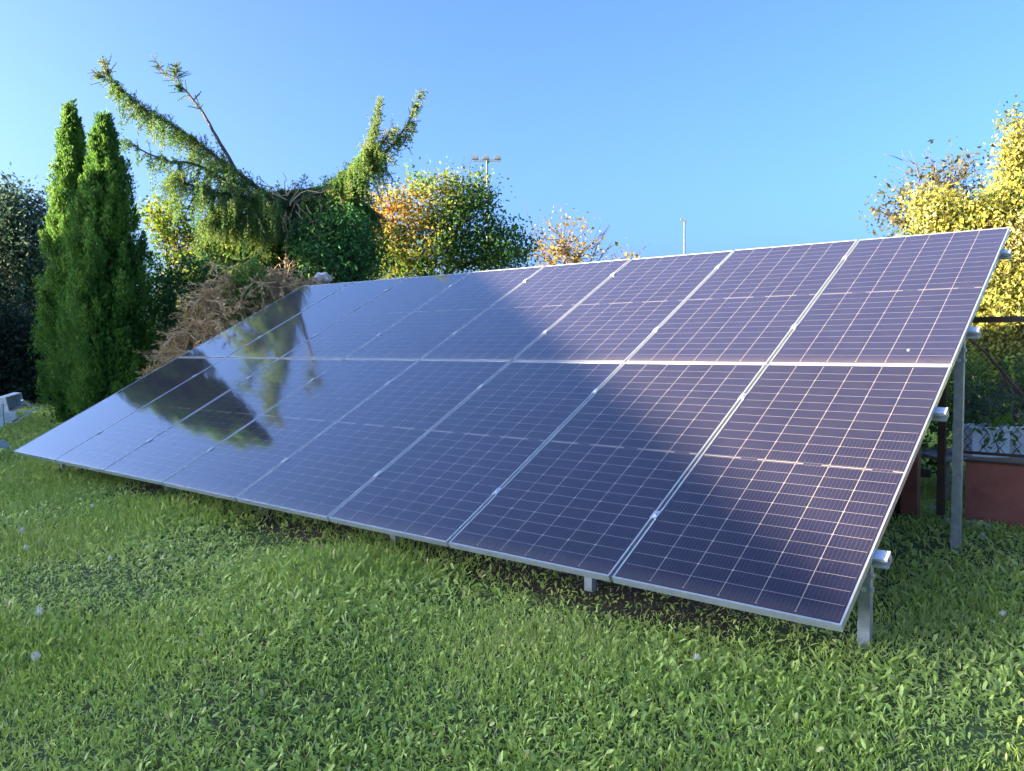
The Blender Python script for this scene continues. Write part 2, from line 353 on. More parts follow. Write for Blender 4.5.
# grass and broad-leaved weeds: nobody could count them
def pnoise(x, y, f, seed):
    r = np.random.default_rng(seed); s = np.zeros_like(x)
    for k in range(7):
        th = r.uniform(0, 2*math.pi); ff = f*r.uniform(0.6, 1.8); s += np.sin((x*math.cos(th)+y*math.sin(th))*ff + r.uniform(0, 6.28))
    return s/2.6
def lawn(n, dmin, dmax, az0, az1, power):
    """points round the camera, thinning with distance"""
    d = (dmin**power + rng.random(n)*(dmax**power-dmin**power))**(1/power)
    az = np.radians(rng.uniform(az0, az1, n))
    return CAM[0]+d*np.sin(az), CAM[1]+d*np.cos(az), d
def make_lawn():
    weeds = []; blades = []
    x, y, d = lawn(560000, 1.3, 24, -86, 34, 0.72)
    under = (y > 0.12+0.16*pnoise(x, y, 4, 3)) & (y < 3.3) & (x > -8.35) & (x < -0.12)
    bare = pnoise(x, y, 1.5, 1)+0.5*pnoise(x, y, 6, 2)
    keep = rng.random(len(x)) < np.where(under, np.where(x > -0.9, 0.5, 0.42-0.36*np.clip((y-.3)/.8, 0, 1)), np.clip(1.25+bare*0.36, 0.3, 1))
    keep &= ~((y > 3.2) & (y < 3.45) & (x > -0.3))
    x, y, d, under, bare = x[keep], y[keep], d[keep], under[keep], bare[keep]
    n = len(x); s = np.maximum(1, (d/3.4)**0.62)
    kind = pnoise(x, y, 2.1, 4)+0.8*rng.normal(size=n)*0.7
    nearpanel = 0.45*np.exp(-((y+0.25)/0.45)**2)*(x < 0.3)
    isb = (kind + 0.9*nearpanel) > 0.45
    tintbase = 0.56+0.14*pnoise(x, y, 1.1, 5)+0.1*pnoise(x, y, 4.5, 6)+0.14*rng.normal(size=n)
    tintbase = np.minimum(tintbase, 0.86); tintbase = np.where(rng.random(n) < 0.05, 0.97, tintbase)
    pass
    h = (0.8+0.25*pnoise(x, y, 2.7, 8)+0.5*nearpanel)
    z = gz(x, y)
    # weeds
    k = ~isb; m = k.sum()
    az = rng.uniform(0, 2*math.pi, m); el = np.radians(np.clip(rng.normal(34, 20, m), 3, 85))
    D = np.stack([np.cos(az)*np.cos(el), np.sin(az)*np.cos(el), np.sin(el)], 1)
    N = unit(np.array([0,0,1.])+0.5*rng.normal(size=(m,3)))
    lift = rng.random(m)**1.5*0.035*h[k]*s[k]**0.5
    P = np.stack([x[k], y[k], z[k]+lift], 1)
    L = (0.021+0.034*rng.random(m)**1.5)*s[k]*np.clip(h[k], .6, 1.5); W = np.minimum(L*rng.uniform(0.17, 0.42, m), 0.016*s[k])
    weeds.append(leaves2(P, D, L, W, np.clip(tintbase[k], 0, 1), rng.uniform(-0.05, 0.35, m), N))
    # blades, in threes
    k = isb; m = k.sum()
    for q in range(3):
        az = rng.uniform(0, 2*math.pi, m); el = np.radians(np.clip(rng.normal(62, 16, m), 15, 90))
        D = np.stack([np.cos(az)*np.cos(el), np.sin(az)*np.cos(el), np.sin(el)], 1)
        N = unit(rng.normal(size=(m,3))*[1,1,0.2])
        P = np.stack([x[k]+rng.normal(0, .012, m)*s[k], y[k]+rng.normal(0, .012, m)*s[k], z[k]-0.004], 1)
        L = (0.03+0.04*rng.random(m))*s[k]**0.8*np.clip(h[k], .6, 1.6); W = (0.0045+0.003*rng.random(m))*s[k]
        blades.append(leaves2(P, D, L, W, np.clip(tintbase[k]+0.05*rng.normal(size=m), 0, 1), rng.uniform(0.0, 0.5, m), N))
    V, F, T = merge(weeds); tag(link('lawn_weeds', fastmesh('lawn_weeds', V, F, T), lm_grass), 'low broad-leaved green weeds covering the lawn in front of the panels', 'weeds', kind='stuff')
    V, F, T = merge(blades); tag(link('grass', fastmesh('grass', V, F, T), lm_grass), 'short green grass blades growing in tufts among the lawn weeds', 'grass', kind='stuff')
make_lawn()

# ------------------------------------------------------------------ house behind the camera's left, whose roof shades lawn and panels
def house():
    H = 6.0+Z0; E = 3.6; W = 4.2
    pa, pb = np.array([-5.08,3.58,1.85+Z0]), np.array([-0.05,0.18,0.09+Z0])     # two points of the shadow's edge on the glass
    ra, rb = pa+SUN*(H+.065-pa[2])/SUN[2], pb+SUN*(H+.065-pb[2])/SUN[2]
    hd = (ra-rb)/np.linalg.norm(ra-rb); pd = np.array([hd[1], -hd[0], 0])
    k = (-7.0-ra[1])/hd[1]; end = ra+hd*k; end[2] = 0; L = abs(np.dot(rb-end, hd))+6
    o = empty('house', end-hd*L/2, 'cream rendered house with a red tiled gable roof beside the garden', 'house')
    Mx = (np.stack([pd, -hd, np.array([0,0,1.])], 1), end)
    b = MB(); b.prism([(-W,0),(W,0),(W,E),(0,H-0.12),(-W,E)], 0.4, L-0.4, (np.stack([pd, np.array([0,0,1.]), -hd], 1), end)); b.build('wall', m_render, o)
    r = MB()
    for sgn in (-1, 1):
        sl = (H-E)/W
        r.add([end+pd*sgn*a+np.array([0,0,H+.1-abs(a)*sl+dz])-hd*t_ for t_ in (0, L) for a in (0, W+0.5) for dz in (0, -0.14)],
              [(0,2,6,4),(1,5,7,3),(0,1,3,2),(4,6,7,5),(2,3,7,6),(0,4,5,1)])
    rf = r.build('roof', m_tile, o)
    for k in range(4):
        f = MB(); y0 = 1.8+k*3.4; f.box((W+0.002, y0, 0.9), (W+0.05, y0+1.3, 2.3), Mx); wf = f.build('window', m_white, o)
        g = MB(); g.box((W+0.052, y0+0.08, 0.98), (W+0.06, y0+1.22, 2.22), Mx); g.build('pane', m_glassdark, wf)
house()

# ------------------------------------------------------------------ trees
def lumps_to_leaves(clusters, per, spread, L, W, tintfun, droop=0.0, size_sd=0.25, up=0.0):
    """clusters (n,3): per leaves around each"""
    n = len(clusters); P = np.repeat(clusters, per, 0) + rng.normal(size=(n*per,3))*spread
    ct = np.repeat(rng.normal(size=n), per)
    D = unit(rng.normal(size=(n*per,3)) + np.array([0,0,-droop+up]))
    l = L*np.exp(size_sd*rng.normal(size=n*per)); ww = l*W
    T = np.clip(tintfun(P, ct)+0.10*rng.normal(size=n*per), 0, 1)
    return leaves(P, D, l, ww, T, 0.2)
def in_ellipsoid(c, r, n, shell=0.5):
    d = rand_dirs(n); q = rng.random(n)**(1/3); q = shell+(1-shell)*q if shell < 1 else q
    q *= 1+0.13*np.sin(d[:,0]*7+c[0])*np.sin(d[:,1]*6+c[1]*3)*1.0
    return np.array(c)+d*np.array(r)*q[:,None]
def wobble(a, b, n=5, amp=0.06, sag=0.0):
    a = np.array(a, float); b = np.array(b, float); L = np.linalg.norm(b-a)
    tt = np.linspace(0, 1, n)[:,None]; P = a+(b-a)*tt
    P[1:-1] += rng.normal(size=(n-2,3))*amp*L
    P[:,2] -= sag*L*(4*tt*(1-tt))[:,0]
    return P
def broadleaf(name, label, cat, base, lobes, mat, leafL, leafW, per, spread, tintfun, trunk_r=0.1, fork=None, droop=0.2, bark=None, group=None, twigs=1.0, shell=0.35, up=0.0, stems=1, barepts=()):
    base = np.array(base, float); base[2] = float(gz(base[0], base[1]))-0.03
    o = empty(name, base, label, cat, group)
    bk = bark or m_bark
    cs = [in_ellipsoid(c, r, n, shell) for c, r, n in lobes]
    allc = np.concatenate(cs)
    fork = np.array(fork) if fork is not None else base+(allc.mean(0)-base)*0.45
    tb = MB(); lb = MB()
    tb.tube(wobble(base, fork, 6, 0.025), np.linspace(trunk_r*1.25, trunk_r*0.8, 6), 8)
    for (c, r, n), pts in zip(lobes, cs):
        c = np.array(c)
        lb.tube(wobble(fork, c, 6, 0.06), np.linspace(trunk_r*0.62, trunk_r*0.22, 6), 6)
        for q in pts[:int(len(pts)*twigs)]:
            st = fork+(c-fork)*rng.uniform(0.55, 1.0)
            lb.tube(wobble(st, q, 4, 0.07), np.linspace(trunk_r*0.16, trunk_r*0.05+0.002, 4), 4, cap=False)
    for a, b, rr in barepts:
        P = wobble(a, b, 6, 0.05); lb.tube(P, np.linspace(rr, rr*0.25, 6), 4)
        for k in range(5):
            s_ = P[2+k%3]; lb.tube(wobble(s_, s_+(b-np.array(a))*0.35+rng.normal(size=3)*np.linalg.norm(b-np.array(a))*0.16, 3, 0.06), [rr*0.45, rr*0.3, rr*0.15], 4)
    tb.build('trunk', bk, o, smooth=True); lb.build('branches', bk, o, smooth=True)
    V, F, T = lumps_to_leaves(allc, per, spread, leafL, leafW, tintfun, droop, up=up)
    link('crown', fastmesh('crown', V, F, T), mat, o)
    return o

def thuja(label, base, H, rmax, seed, lean=0.0):
    r0 = np.random.default_rng(seed)
    base = np.array(base, float); base[2] = float(gz(base[0], base[1]))-0.02
    o = empty('cypress', base, label, 'conifer', 'narrow cypresses left of the panels')
    def rad(t): return rmax*np.where(t < 0.22, 0.86+0.14*np.sin(t/0.22*1.57), np.clip(1-((t-0.22)/0.78)**1.7, 0, 1)**0.95*0.985+0.015)
    # plumes: upright tufts of flat sprays
    n = 520
    t = r0.random(n)**0.85; t[:8] = np.linspace(0.9, 0.985, 8); a = r0.uniform(0, 2*math.pi, n)
    rr = rad(t)*r0.uniform(0.5, 1.06, n)
    C0 = np.stack([rr*np.cos(a), rr*np.sin(a), t*H*0.97], 1)
    out = np.stack([np.cos(a), np.sin(a), np.zeros(n)], 1)
    hl = r0.uniform(0.22, 0.46, n)*(0.55+0.6*(1-t)); wd = hl*r0.uniform(0.22, 0.34, n)
    per = 150
    pi = np.repeat(np.arange(n), per); m = len(pi)
    k = r0.random(m)
    loc = r0.normal(size=(m,3))*wd[pi][:,None]*(1.05-0.75*k)[:,None]*0.62
    P = C0[pi]+loc; P[:,2] += k*hl[pi]; P += out[pi]*(k*hl[pi]*0.22)[:,None]
    D = unit(np.array([0,0,1.1])+0.75*out[pi]*r0.uniform(0,1,m)[:,None]+0.5*r0.normal(size=(m,3)))
    L = r0.uniform(0.03, 0.075, m); W = L*r0.uniform(0.28, 0.42, m)
    T = np.clip(0.40+0.24*r0.normal(size=n)[pi]+0.14*r0.normal(size=m)+0.22*k, 0, 1)
    V, F, T = leaves(P+base, D, L, W, T, 0.1, unit(out[pi]+0.8*r0.normal(size=(m,3))))
    # inner sprays that close the column
    m2 = 16000; t2 = r0.random(m2); a2 = r0.uniform(0, 6.283, m2); r2 = rad(t2)*0.72*np.sqrt(r0.random(m2))
    P2 = np.stack([r2*np.cos(a2), r2*np.sin(a2), t2*H*0.95], 1)+base
    D2 = unit(np.array([0,0,1.])+0.6*r0.normal(size=(m2,3))); L2 = r0.uniform(0.07, 0.14, m2)
    V, F, T = merge([(V, F, T), leaves(P2, D2, L2, L2*0.5, np.clip(0.35+0.15*r0.normal(size=m2), 0, 1), 0.1)])
    link('crown', fastmesh('crown', V, F, T), lm_thuja, o)
    b = MB(); b.tube([base, base+[0,0,H*0.5], base+[0,0,H*0.9]], [0.09, 0.06, 0.015], 7); b.build('trunk', m_bark, o, smooth=True)
c1 = at(82, 420, 13.3); c2 = at(114, 420, 12.3)
top1 = at(72, 110, 13.3)[2]; top2 = at(104, 124, 12.3)[2]
thuja('taller narrow cypress behind, its pointed top lit by the sun', c1, top1+0.03, 0.52, 3)
thuja('fuller cypress in front of the taller one, beside the dead brush', c2, top2+0.03, 0.67, 4)

# weeping spruce with two upswept limbs and a dead middle
def spruce():
    base = at(288, 300, 15.2); base[2] = float(gz(base[0], base[1]))
    o = empty('weeping_spruce', base, 'large weeping spruce with two upswept limbs and a dead twiggy middle', 'conifer')
    tr = MB(); tr.tube([base, at(288,300,15.5), at(285,245,15.6), at(287,215,15.6)], [0.2, 0.13, 0.07, 0.03], 8)
    tr.build('trunk', m_bark, o, smooth=True)
    VP = []   # needle tufts
    twig = MB()
    def strand(p, L, dirh, dens=1.0, wid=1.0, tint=0.5, droop=1.0):
        n = max(3, int(L/0.04)); s = np.linspace(0, 1, n)
        d0 = unit(np.array(dirh, float)+rng.normal(size=3)*0.15)
        P = np.array(p)+d0*(L*0.32*(1-np.exp(-s*3)))[:,None]; P[:,2] -= L*droop*s**1.2
        P += np.cumsum(rng.normal(size=(n,3))*0.006, 0)
        T = unit(np.gradient(P, axis=0))
        for q in range(6):
            k = rng.random(n) < dens
            Q = P[k]; D = unit(T[k]*1.0+0.75*rand_dirs(k.sum())); l = rng.uniform(0.035, 0.07, k.sum())*wid
            VP.append((Q, D, l, np.clip(tint+0.12*rng.normal(size=k.sum()), 0, 1)))
    def frond(c, d, L, tint, sag):
        n_ = 7; s_ = np.linspace(0, 1, n_); A = c+d*(L*s_)[:,None]; A[:,2] -= sag*L*s_**2
        twig.tube(A, np.linspace(.009,.003,n_), 4, cap=False)
        wd = unit(np.cross(d, rng.normal(size=3)*.5+[0,0,1])); segs = [(A[0], A[-1], L)]
        for q in range(max(3, int(L/.055))):
            g = (q+.6)/max(3, int(L/.055)); b0 = np.array([np.interp(g*(n_-1), np.arange(n_), A[:,i]) for i in range(3)])
            l2 = L*.42*(1.08-g)*rng.uniform(.7,1.2)+.02; e = b0+unit(d*.75+wd*(1 if q%2 else -1)*.8+np.array([0,0,-.35*sag-.1])+rng.normal(size=3)*.12)*l2; segs.append((b0, e, l2))
        for a_, e_, l_ in segs:
            m = int(l_*120)+3; g = rng.random(m)[:,None]; td = unit(e_-a_)
            if l_ == L: Q = np.stack([np.interp(g[:,0]*(n_-1), np.arange(n_), A[:,i]) for i in range(3)], 1)
            else: Q = a_+(e_-a_)*g
            VP.append((Q, unit(td*1.0+rand_dirs(m)*.9), rng.uniform(.03,.06,m), np.clip(tint+.12*g[:,0]+.1*rng.normal(size=m),0,1)))
    def limb(pts, r0, r1, curtain, nst, tint, side=0.25, spike=False, dens=0.9, t0=0.0):
        """pts: [(px, py, depth)], curtain: (droop at start, droop at tip)"""
        K = np.array([at(*q) for q in pts]); n = 24
        s = np.linspace(0, len(K)-1, n); P = np.stack([np.interp(s, np.arange(len(K)), K[:,i]) for i in range(3)], 1)
        for _ in range(2): P[1:-1] = (P[:-2]+2*P[1:-1]+P[2:])/4
        P += np.cumsum(rng.normal(size=P.shape)*0.006, 0)
        lb = MB(); lb.tube(P, np.linspace(r0, r1, n), 6)
        ax_ = unit(P[-1]-P[0]); hz = np.cross(ax_, [0,0,1]); hz = hz/np.linalg.norm(hz)
        for k in range(int(nst/2.4)):
            f = t0+(1-t0)*(k+rng.random())/int(nst/2.4); f = min(f, .985); c = np.array([np.interp(f*(n-1), np.arange(n), P[:,i]) for i in range(3)])
            cur = curtain[0]+(curtain[1]-curtain[0])*f
            up_ = rng.random() < 0.22
            d = unit(ax_*rng.uniform(.2,.9)+hz*rng.choice([-1,1])*rng.uniform(.15,1.)+np.array([0,0,rng.uniform(.2,.8) if up_ else rng.uniform(-.9,-.1)]))
            frond(c, d, np.clip((cur*.75+.12)*rng.uniform(.45,1.0), .14, .85)*(.6 if up_ else 1), tint+.17*rng.normal(), .1 if up_ else .45)
        nsub = max(2, int(nst/5.5))
        for k in range(nsub):
            f = t0+(1-t0)*(k+rng.random())/nsub; c = np.array([np.interp(f*(n-1), np.arange(n), P[:,i]) for i in range(3)])
            cur = curtain[0]+(curtain[1]-curtain[0])*f; tt_ = tint+0.16*rng.normal()
            d = unit(hz*rng.normal()*1.1+ax_*rng.uniform(-0.1,0.9)+np.array([0,0,rng.uniform(-1.0,0.08)]))
            Ls = side*rng.uniform(0.5,2.0)*(1.1-0.6*f)+0.04; ns_ = max(2, int(12*rng.uniform(0.7,1.3)*(1.15-0.7*f)))
            sb = c+d*Ls*np.linspace(0,1,6)[:,None]; sb[:,2] += 0.12*Ls*np.sin(np.linspace(0,3.1,6))-0.25*Ls*np.linspace(0,1,6)**2
            twig.tube(sb, np.linspace(0.011,0.004,6), 4, cap=False)
            for q in range(ns_):
                g = rng.random(); p = np.array([np.interp(g*5, np.arange(6), sb[:,i]) for i in range(3)])+rng.normal(size=3)*.025
                strand(p, cur*rng.uniform(0.22,0.85)*(1-0.4*g), d*0.8+hz*rng.normal()*0.4, dens, tint=tt_+0.07*rng.normal())
            m = int(22*(Ls+.05)/.3); g = rng.random(m); Q = np.stack([np.interp(g*5, np.arange(6), sb[:,i]) for i in range(3)], 1)
            VP.append((Q, unit(d*0.6+rand_dirs(m)*0.8), rng.uniform(0.035,0.065,m), np.clip(tt_+0.1*rng.normal(size=m),0,1)))
            m = 16; dd_ = unit(rand_dirs(m)-[0,0,.25]); VP.append((c+dd_*0.02, unit(dd_+ax_*.5), rng.uniform(.04,.09,m), np.clip(tt_+.1*rng.normal(size=m),0,1)))
            if rng.random() < 0.3 and f > 0.1:      # a short upright sprig
                e = c+np.array([rng.normal()*.05, rng.normal()*.05, rng.uniform(.1,.3)]); twig.tube([c,e],[.006,.003],4)
                m = 16; Q = c+(e-c)*rng.random(m)[:,None]; VP.append((Q, unit(np.array([0,0,.3])+rand_dirs(m)), rng.uniform(.04,.08,m), np.clip(tt_+.1*rng.normal(size=m),0,1)))
        if spike:     # short stiff side shoots near the tip
            pr = unit(np.cross(ax_, R[:,1]))
            for f in np.linspace(0.42, 0.93, 8):
                c = np.array([np.interp(f*(n-1), np.arange(n), P[:,i]) for i in range(3)])
                for sg in (-1, 1, -1, 1)[:rng.integers(2,5)]:
                    d = unit(ax_*rng.uniform(.35,.8)+pr*sg*rng.uniform(.2,1)+R[:,1]*rng.normal()*.7+np.array([0,0,-.1])); l = 0.42*(1.25-f)*rng.uniform(0.5,1.15)
                    e = c+d*l; e[2] -= .06*l; twig.tube([c, c+d*l*0.5, e], [0.009, 0.007, 0.0045], 4)
                    m = int(l/0.012)+2; g = rng.random(m)[:,None]; Q = c+d*l*g; VP.append((Q, unit(d*1.0+rand_dirs(m)), rng.uniform(0.03,0.055,m)*(1.15-.5*g[:,0]), np.clip(tint+0.15*rng.normal(size=m),0,1)))
            m = int(np.linalg.norm(P[-1]-P[n//2])/.02); g = rng.uniform(.5,.93,m)*(n-1); Q = np.stack([np.interp(g, np.arange(n), P[:,i]) for i in range(3)], 1)
            VP.append((Q, unit(ax_*.9+rand_dirs(m)), rng.uniform(.03,.055,m), np.clip(tint+.15*rng.normal(size=m),0,1)))
        return lb
    def L(*a, **k): limb(*a, **k).build('limb', m_bark, o, smooth=True)
    # left limb and its shoots
    L([(286,212,15.2),(268,195,15.1),(236,172,15.0),(205,148,14.9),(178,128,14.8),(150,112,14.7),(128,95,14.7),(112,82,14.6)], 0.05, 0.010, (0.95, 0.24), 300, 0.6, side=0.42)
    L([(236,172,15.0),(218,140,15.1),(203,112,15.2),(183,88,15.2),(164,72,15.3),(151,54,15.3)], 0.035, 0.007, (0.45,0.03), 16, 0.45, side=0.16, spike=True, dens=0.8)
    L([(182,90,15.2),(178,76,15.2),(177,63,15.2)], 0.014, 0.006, (0.08,0.04), 4, 0.4, side=0.05, spike=True)
    L([(128,95,14.7),(108,82,14.6),(96,74,14.6)], 0.016, 0.006, (0.12,0.05), 6, 0.75, side=0.05, spike=True)
    L([(118,86,14.6),(106,72,14.6),(101,60,14.6)], 0.014, 0.006, (0.1,0.04), 4, 0.75, side=0.05, spike=True)
    L([(225,180,15.0),(196,162,14.6),(168,160,14.4),(140,148,14.3),(122,137,14.3)], 0.03, 0.008, (0.6,0.22), 62, 0.42, side=0.2)
    L([(262,205,15.0),(240,192,14.6),(212,190,14.3),(188,182,14.2),(170,172,14.2)], 0.04, 0.01, (0.8,0.5), 150, 0.62, side=0.45)
    L([(270,240,15.2),(245,262,14.9),(215,254,14.6),(196,246,14.5)], 0.03, 0.008, (0.35,0.2), 50, 0.55, side=0.25)
    L([(275,225,15.2),(252,215,14.7),(228,214,14.4),(208,218,14.2)], 0.04, 0.01, (0.7,0.45), 160, 0.62, side=0.5)
    # right limb
    L([(288,206,15.2),(305,200,15.2),(328,190,15.1),(346,174,15.0),(358,160,14.9),(368,146,14.9)], 0.055, 0.025, (0.75, 0.9), 190, 0.7, side=0.3, t0=0.2)
    L([(360,158,14.9),(370,142,14.9),(374,122,14.9),(378,94,14.9)], 0.028, 0.006, (0.75,0.04), 70, 0.7, side=0.22, spike=True)
    L([(350,172,15.0),(376,160,15.0),(394,146,15.0),(408,126,15.0),(416,110,15.0),(421,92,15.0)], 0.03, 0.006, (0.65,0.06), 72, 0.72, side=0.18, spike=True)
    L([(366,150,14.9),(384,142,14.8),(392,128,14.8)], 0.016, 0.006, (0.35,0.08), 26, 0.62, side=0.1, spike=True)
    L([(286,205,15.2),(320,196,15.6),(352,196,15.8),(372,206,15.9)], 0.05, 0.012, (1.3,0.7), 180, 0.35, side=0.5)
    L([(286,225,15.2),(312,222,15.0),(338,228,14.9),(362,238,14.8)], 0.05, 0.012, (0.9,0.7), 170, 0.34, side=0.5)
    L([(286,240,15.2),(262,232,15.5),(238,228,15.8),(218,232,16.0)], 0.05, 0.012, (0.9,0.6), 190, 0.35, side=0.5)
    L([(286,262,15.2),(300,258,15.8),(318,258,16.1),(334,262,16.2)], 0.05, 0.012, (0.8,0.5), 160, 0.35, side=0.5)
    L([(286,255,15.2),(266,256,15.9),(240,258,16.1),(222,262,16.2)], 0.05, 0.012, (0.8,0.5), 190, 0.35, side=0.5)
    L([(256,196,15.5),(290,191,15.6),(320,188,15.7),(352,188,15.7)], 0.03, 0.012, (0.9,0.8), 190, 0.3, side=0.5)
    # middle: thin live curtain at the back, tinted dark as self-shade, and dead twigs in front
    for k in range(1100):
        p = at(rng.uniform(215,362), rng.uniform(200,275), rng.uniform(15.2,16.6)); strand(p, rng.uniform(0.4,0.9), rng.normal(size=3)*[1,1,0.1], 0.9, tint=0.2+0.12*rng.normal())
    P = np.concatenate([a for a,_,_,_ in VP]); D = np.concatenate([a for _,a,_,_ in VP]); l = np.concatenate([a for _,_,a,_ in VP]); T = np.concatenate([a for _,_,_,a in VP])
    V, F, T = leaves(P, D, l, l*0.24, T, 0.05)
    link('needles', fastmesh('needles', V, F, T), lm_spruce, o)
    twig.build('twigs', m_twig, o)
    dd = MB()
    for k in range(60):
        a = at(rng.uniform(268,330), rng.uniform(200,262), rng.uniform(14.6,15.3)); e = a+np.array([rng.normal()*0.3, rng.normal()*0.3, -rng.uniform(0.2,0.7)])
        dd.tube(wobble(a, e, 5, 0.07), np.linspace(0.008, 0.003, 5), 4)
    for (a, b) in (((287,195,15.1),(264,182,15.1)),((287,195,15.1),(283,172,15.1)),((287,196,15.1),(298,180,15.1)),((264,182,15.1),(258,176,15.1)),((287,200,15.1),(248,176,15.3)),((290,203,15.1),(335,186,15.0)),((290,206,15.1),(300,186,15.2)),((276,205,15.1),(262,190,15.2))):
        dd.tube(wobble(at(*a), at(*b), 5, 0.06), np.linspace(0.014, 0.005, 5), 5)
    dd.tube(wobble(at(286,212,14.9), at(284,285,14.9), 7, 0.02), np.linspace(0.016,0.022,7), 6)
    ob = dd.build('dead_branches', m_dead, o); ob['label'] = 'bare brown dead branches in the middle of the spruce'
spruce()

# bushes and trees behind
ctint = lambda b, k=0.16: (lambda P, ct: b+k*ct)
def B(px, py, d): return at(px, py, d)
broadleaf('lime_shrub', 'yellow-green leafy shrub between the fuller cypress and the spruce', 'shrub', B(190,330,15.6),
    [(B(182,235,15.6),(.55,.5,.55),34),(B(165,222,15.4),(.4,.4,.4),22),(B(208,262,15.5),(.6,.5,.5),34),(B(190,290,15.6),(.75,.5,.5),30),(B(232,268,15.9),(.5,.4,.35),18)],
    lm_lime, 0.085, 0.55, 34, 0.13, ctint(0.5,0.2), 0.06)
broadleaf('evergreen_shrub', 'dark green bush beside the fuller cypress above the dead brush', 'shrub', B(175,380,13.6),
    [(B(172,300,13.6),(.6,.5,.5),42),(B(200,282,13.8),(.5,.4,.36),30),(B(158,335,13.4),(.5,.5,.6),36),(B(160,272,13.9),(.35,.3,.35),16)],
    lm_ever, 0.075, 0.4, 44, 0.13, ctint(0.45), 0.05, droop=0.1)
broadleaf('evergreen_shrub', 'dense dark green bush right of the spruce middle, behind the top edge', 'shrub', B(345,310,14.2),
    [(B(335,262,14.2),(.55,.5,.45),40),(B(362,250,14.4),(.34,.4,.55),34),(B(318,246,14.5),(.42,.4,.42),28),(B(345,232,14.6),(.42,.4,.4),26),(B(350,280,14.3),(.6,.5,.4),26)],
    lm_ever, 0.085, 0.4, 44, 0.13, ctint(0.45), 0.06, droop=0.3)
def far_(L, k=1.55): return [(c, tuple(np.array(r)*k), n) for c, r, n in L]
broadleaf('broad_tree', 'dull dark green tree at the left edge behind the white junk', 'tree', B(8,385,25.5),
    far_([(B(10,215,25.3),(.85,.8,.5),60),(B(32,245,25.0),(.5,.8,.7),55),(B(0,275,25.2),(1.1,.9,.8),85),(B(-50,235,25.8),(1.2,1.,.9),70),(B(25,320,25.6),(1.0,.8,.8),70),(B(-30,345,25.6),(1.1,.8,.8),60),(B(2,202,25.4),(.3,.3,.3),16)]),
    lm_dark, 0.13, 0.5, 64, 0.29, ctint(0.5), 0.18)
broadleaf('broad_tree', 'wide dull tree added out of view on the left to shade the other dull tree', 'tree', (-27.5,1.2,0),  # out-of-view tree, added so the left-edge tree stays in shade
    [((-27.5,1.2,2.6),(2.4,2.,1.7),130),((-27.3,1.0,4.2),(1.9,1.6,1.2),90),((-28.2,2.4,3.4),(2.0,1.6,1.6),80),((-27.6,1.0,1.2),(2.2,1.8,1.),80)],
    lm_dark, 0.13, 0.5, 50, 0.29, ctint(0.5), 0.2)
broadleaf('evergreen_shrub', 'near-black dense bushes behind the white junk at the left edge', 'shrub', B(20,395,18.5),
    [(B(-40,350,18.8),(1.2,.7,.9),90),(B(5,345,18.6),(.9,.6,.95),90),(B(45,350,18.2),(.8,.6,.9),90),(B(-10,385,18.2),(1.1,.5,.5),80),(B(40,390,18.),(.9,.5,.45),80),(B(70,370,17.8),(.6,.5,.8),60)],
    leafmat('deep_shade_foliage', [(0,(0.012,0.025,0.016)),(1,(0.035,0.055,0.03))], 0.15), 0.10, 0.5, 60, 0.16, ctint(0.4), 0.06, shell=0.1)  # near-black leaf colours, with the deep shade put into them
broadleaf('broad_tree', 'second dull tree added out of view on the left to shade the near-black bushes', 'tree', (-22.3,-.7,0),  # also unseen, added to keep sun off the left-hand bushes
    [((-22.3,-.7,2.4),(1.7,1.5,1.4),120),((-22.2,-.8,3.8),(1.4,1.2,1.0),80),((-22.8,.1,3.0),(1.5,1.2,1.3),70),((-22.3,-.6,1.2),(1.6,1.4,.9),80)],
    lm_dark, 0.11, 0.5, 54, 0.24, ctint(0.5), 0.16)
def hedge():  # unseen row of leaves, added to throw shade over the left-hand grass
    a = np.array([-20.4,-7.4,0]); b = np.array([-20.9,1.3,0]); n = 900
    o = empty('hedge', (a+b)/2, 'clipped green hedge added out of view left of the lawn for its shade', 'hedge')
    f = rng.random(n)[:,None]; cs = a+(b-a)*f+np.stack([rng.uniform(-.45,.45,n), rng.uniform(-.1,.1,n), rng.uniform(.1,2.35,n)],1)
    V, F, T = lumps_to_leaves(cs, 56, .16, .085, .5, ctint(.4)); link('foliage', fastmesh('foliage', V, F, T), lm_ever, o)
    st = MB()
    for k in range(14):
        p = a+(b-a)*(k+.5)/14; st.tube(wobble(p, p+np.array([0,0,2.0]), 4, .03), [.03,.025,.02,.01], 5)
    st.build('stems', m_bark, o)
hedge()
broadleaf('garden_shrub', 'dark leafy shrub in the gap between the red post and the slim post', 'shrub', (-1.0,4.6,0),
    [((-1.0,4.5,.5),(.45,.3,.45),50),((-1.3,4.7,.9),(.4,.3,.4),40),((-.8,4.7,1.0),(.3,.3,.3),24)],
    lm_shrub, 0.06, 0.45, 30, 0.085, ctint(0.2,0.15), 0.03)
op = B(390,210,18); 
def orange_t(P, ct):
    q = (P-CAM) @ R; px = 512+FPX*q[:,0]/q[:,1]; py = 385.5-FPX*q[:,2]/q[:,1]
    return 0.24+0.18*ct+0.56*np.exp(-((px-388)/45)**2-((py-212)/34)**2)+0.12*np.exp(-((px-450)/45)**2-((py-185)/18)**2)-0.22*np.exp(-((px-490)/50)**2-((py-230)/30)**2)
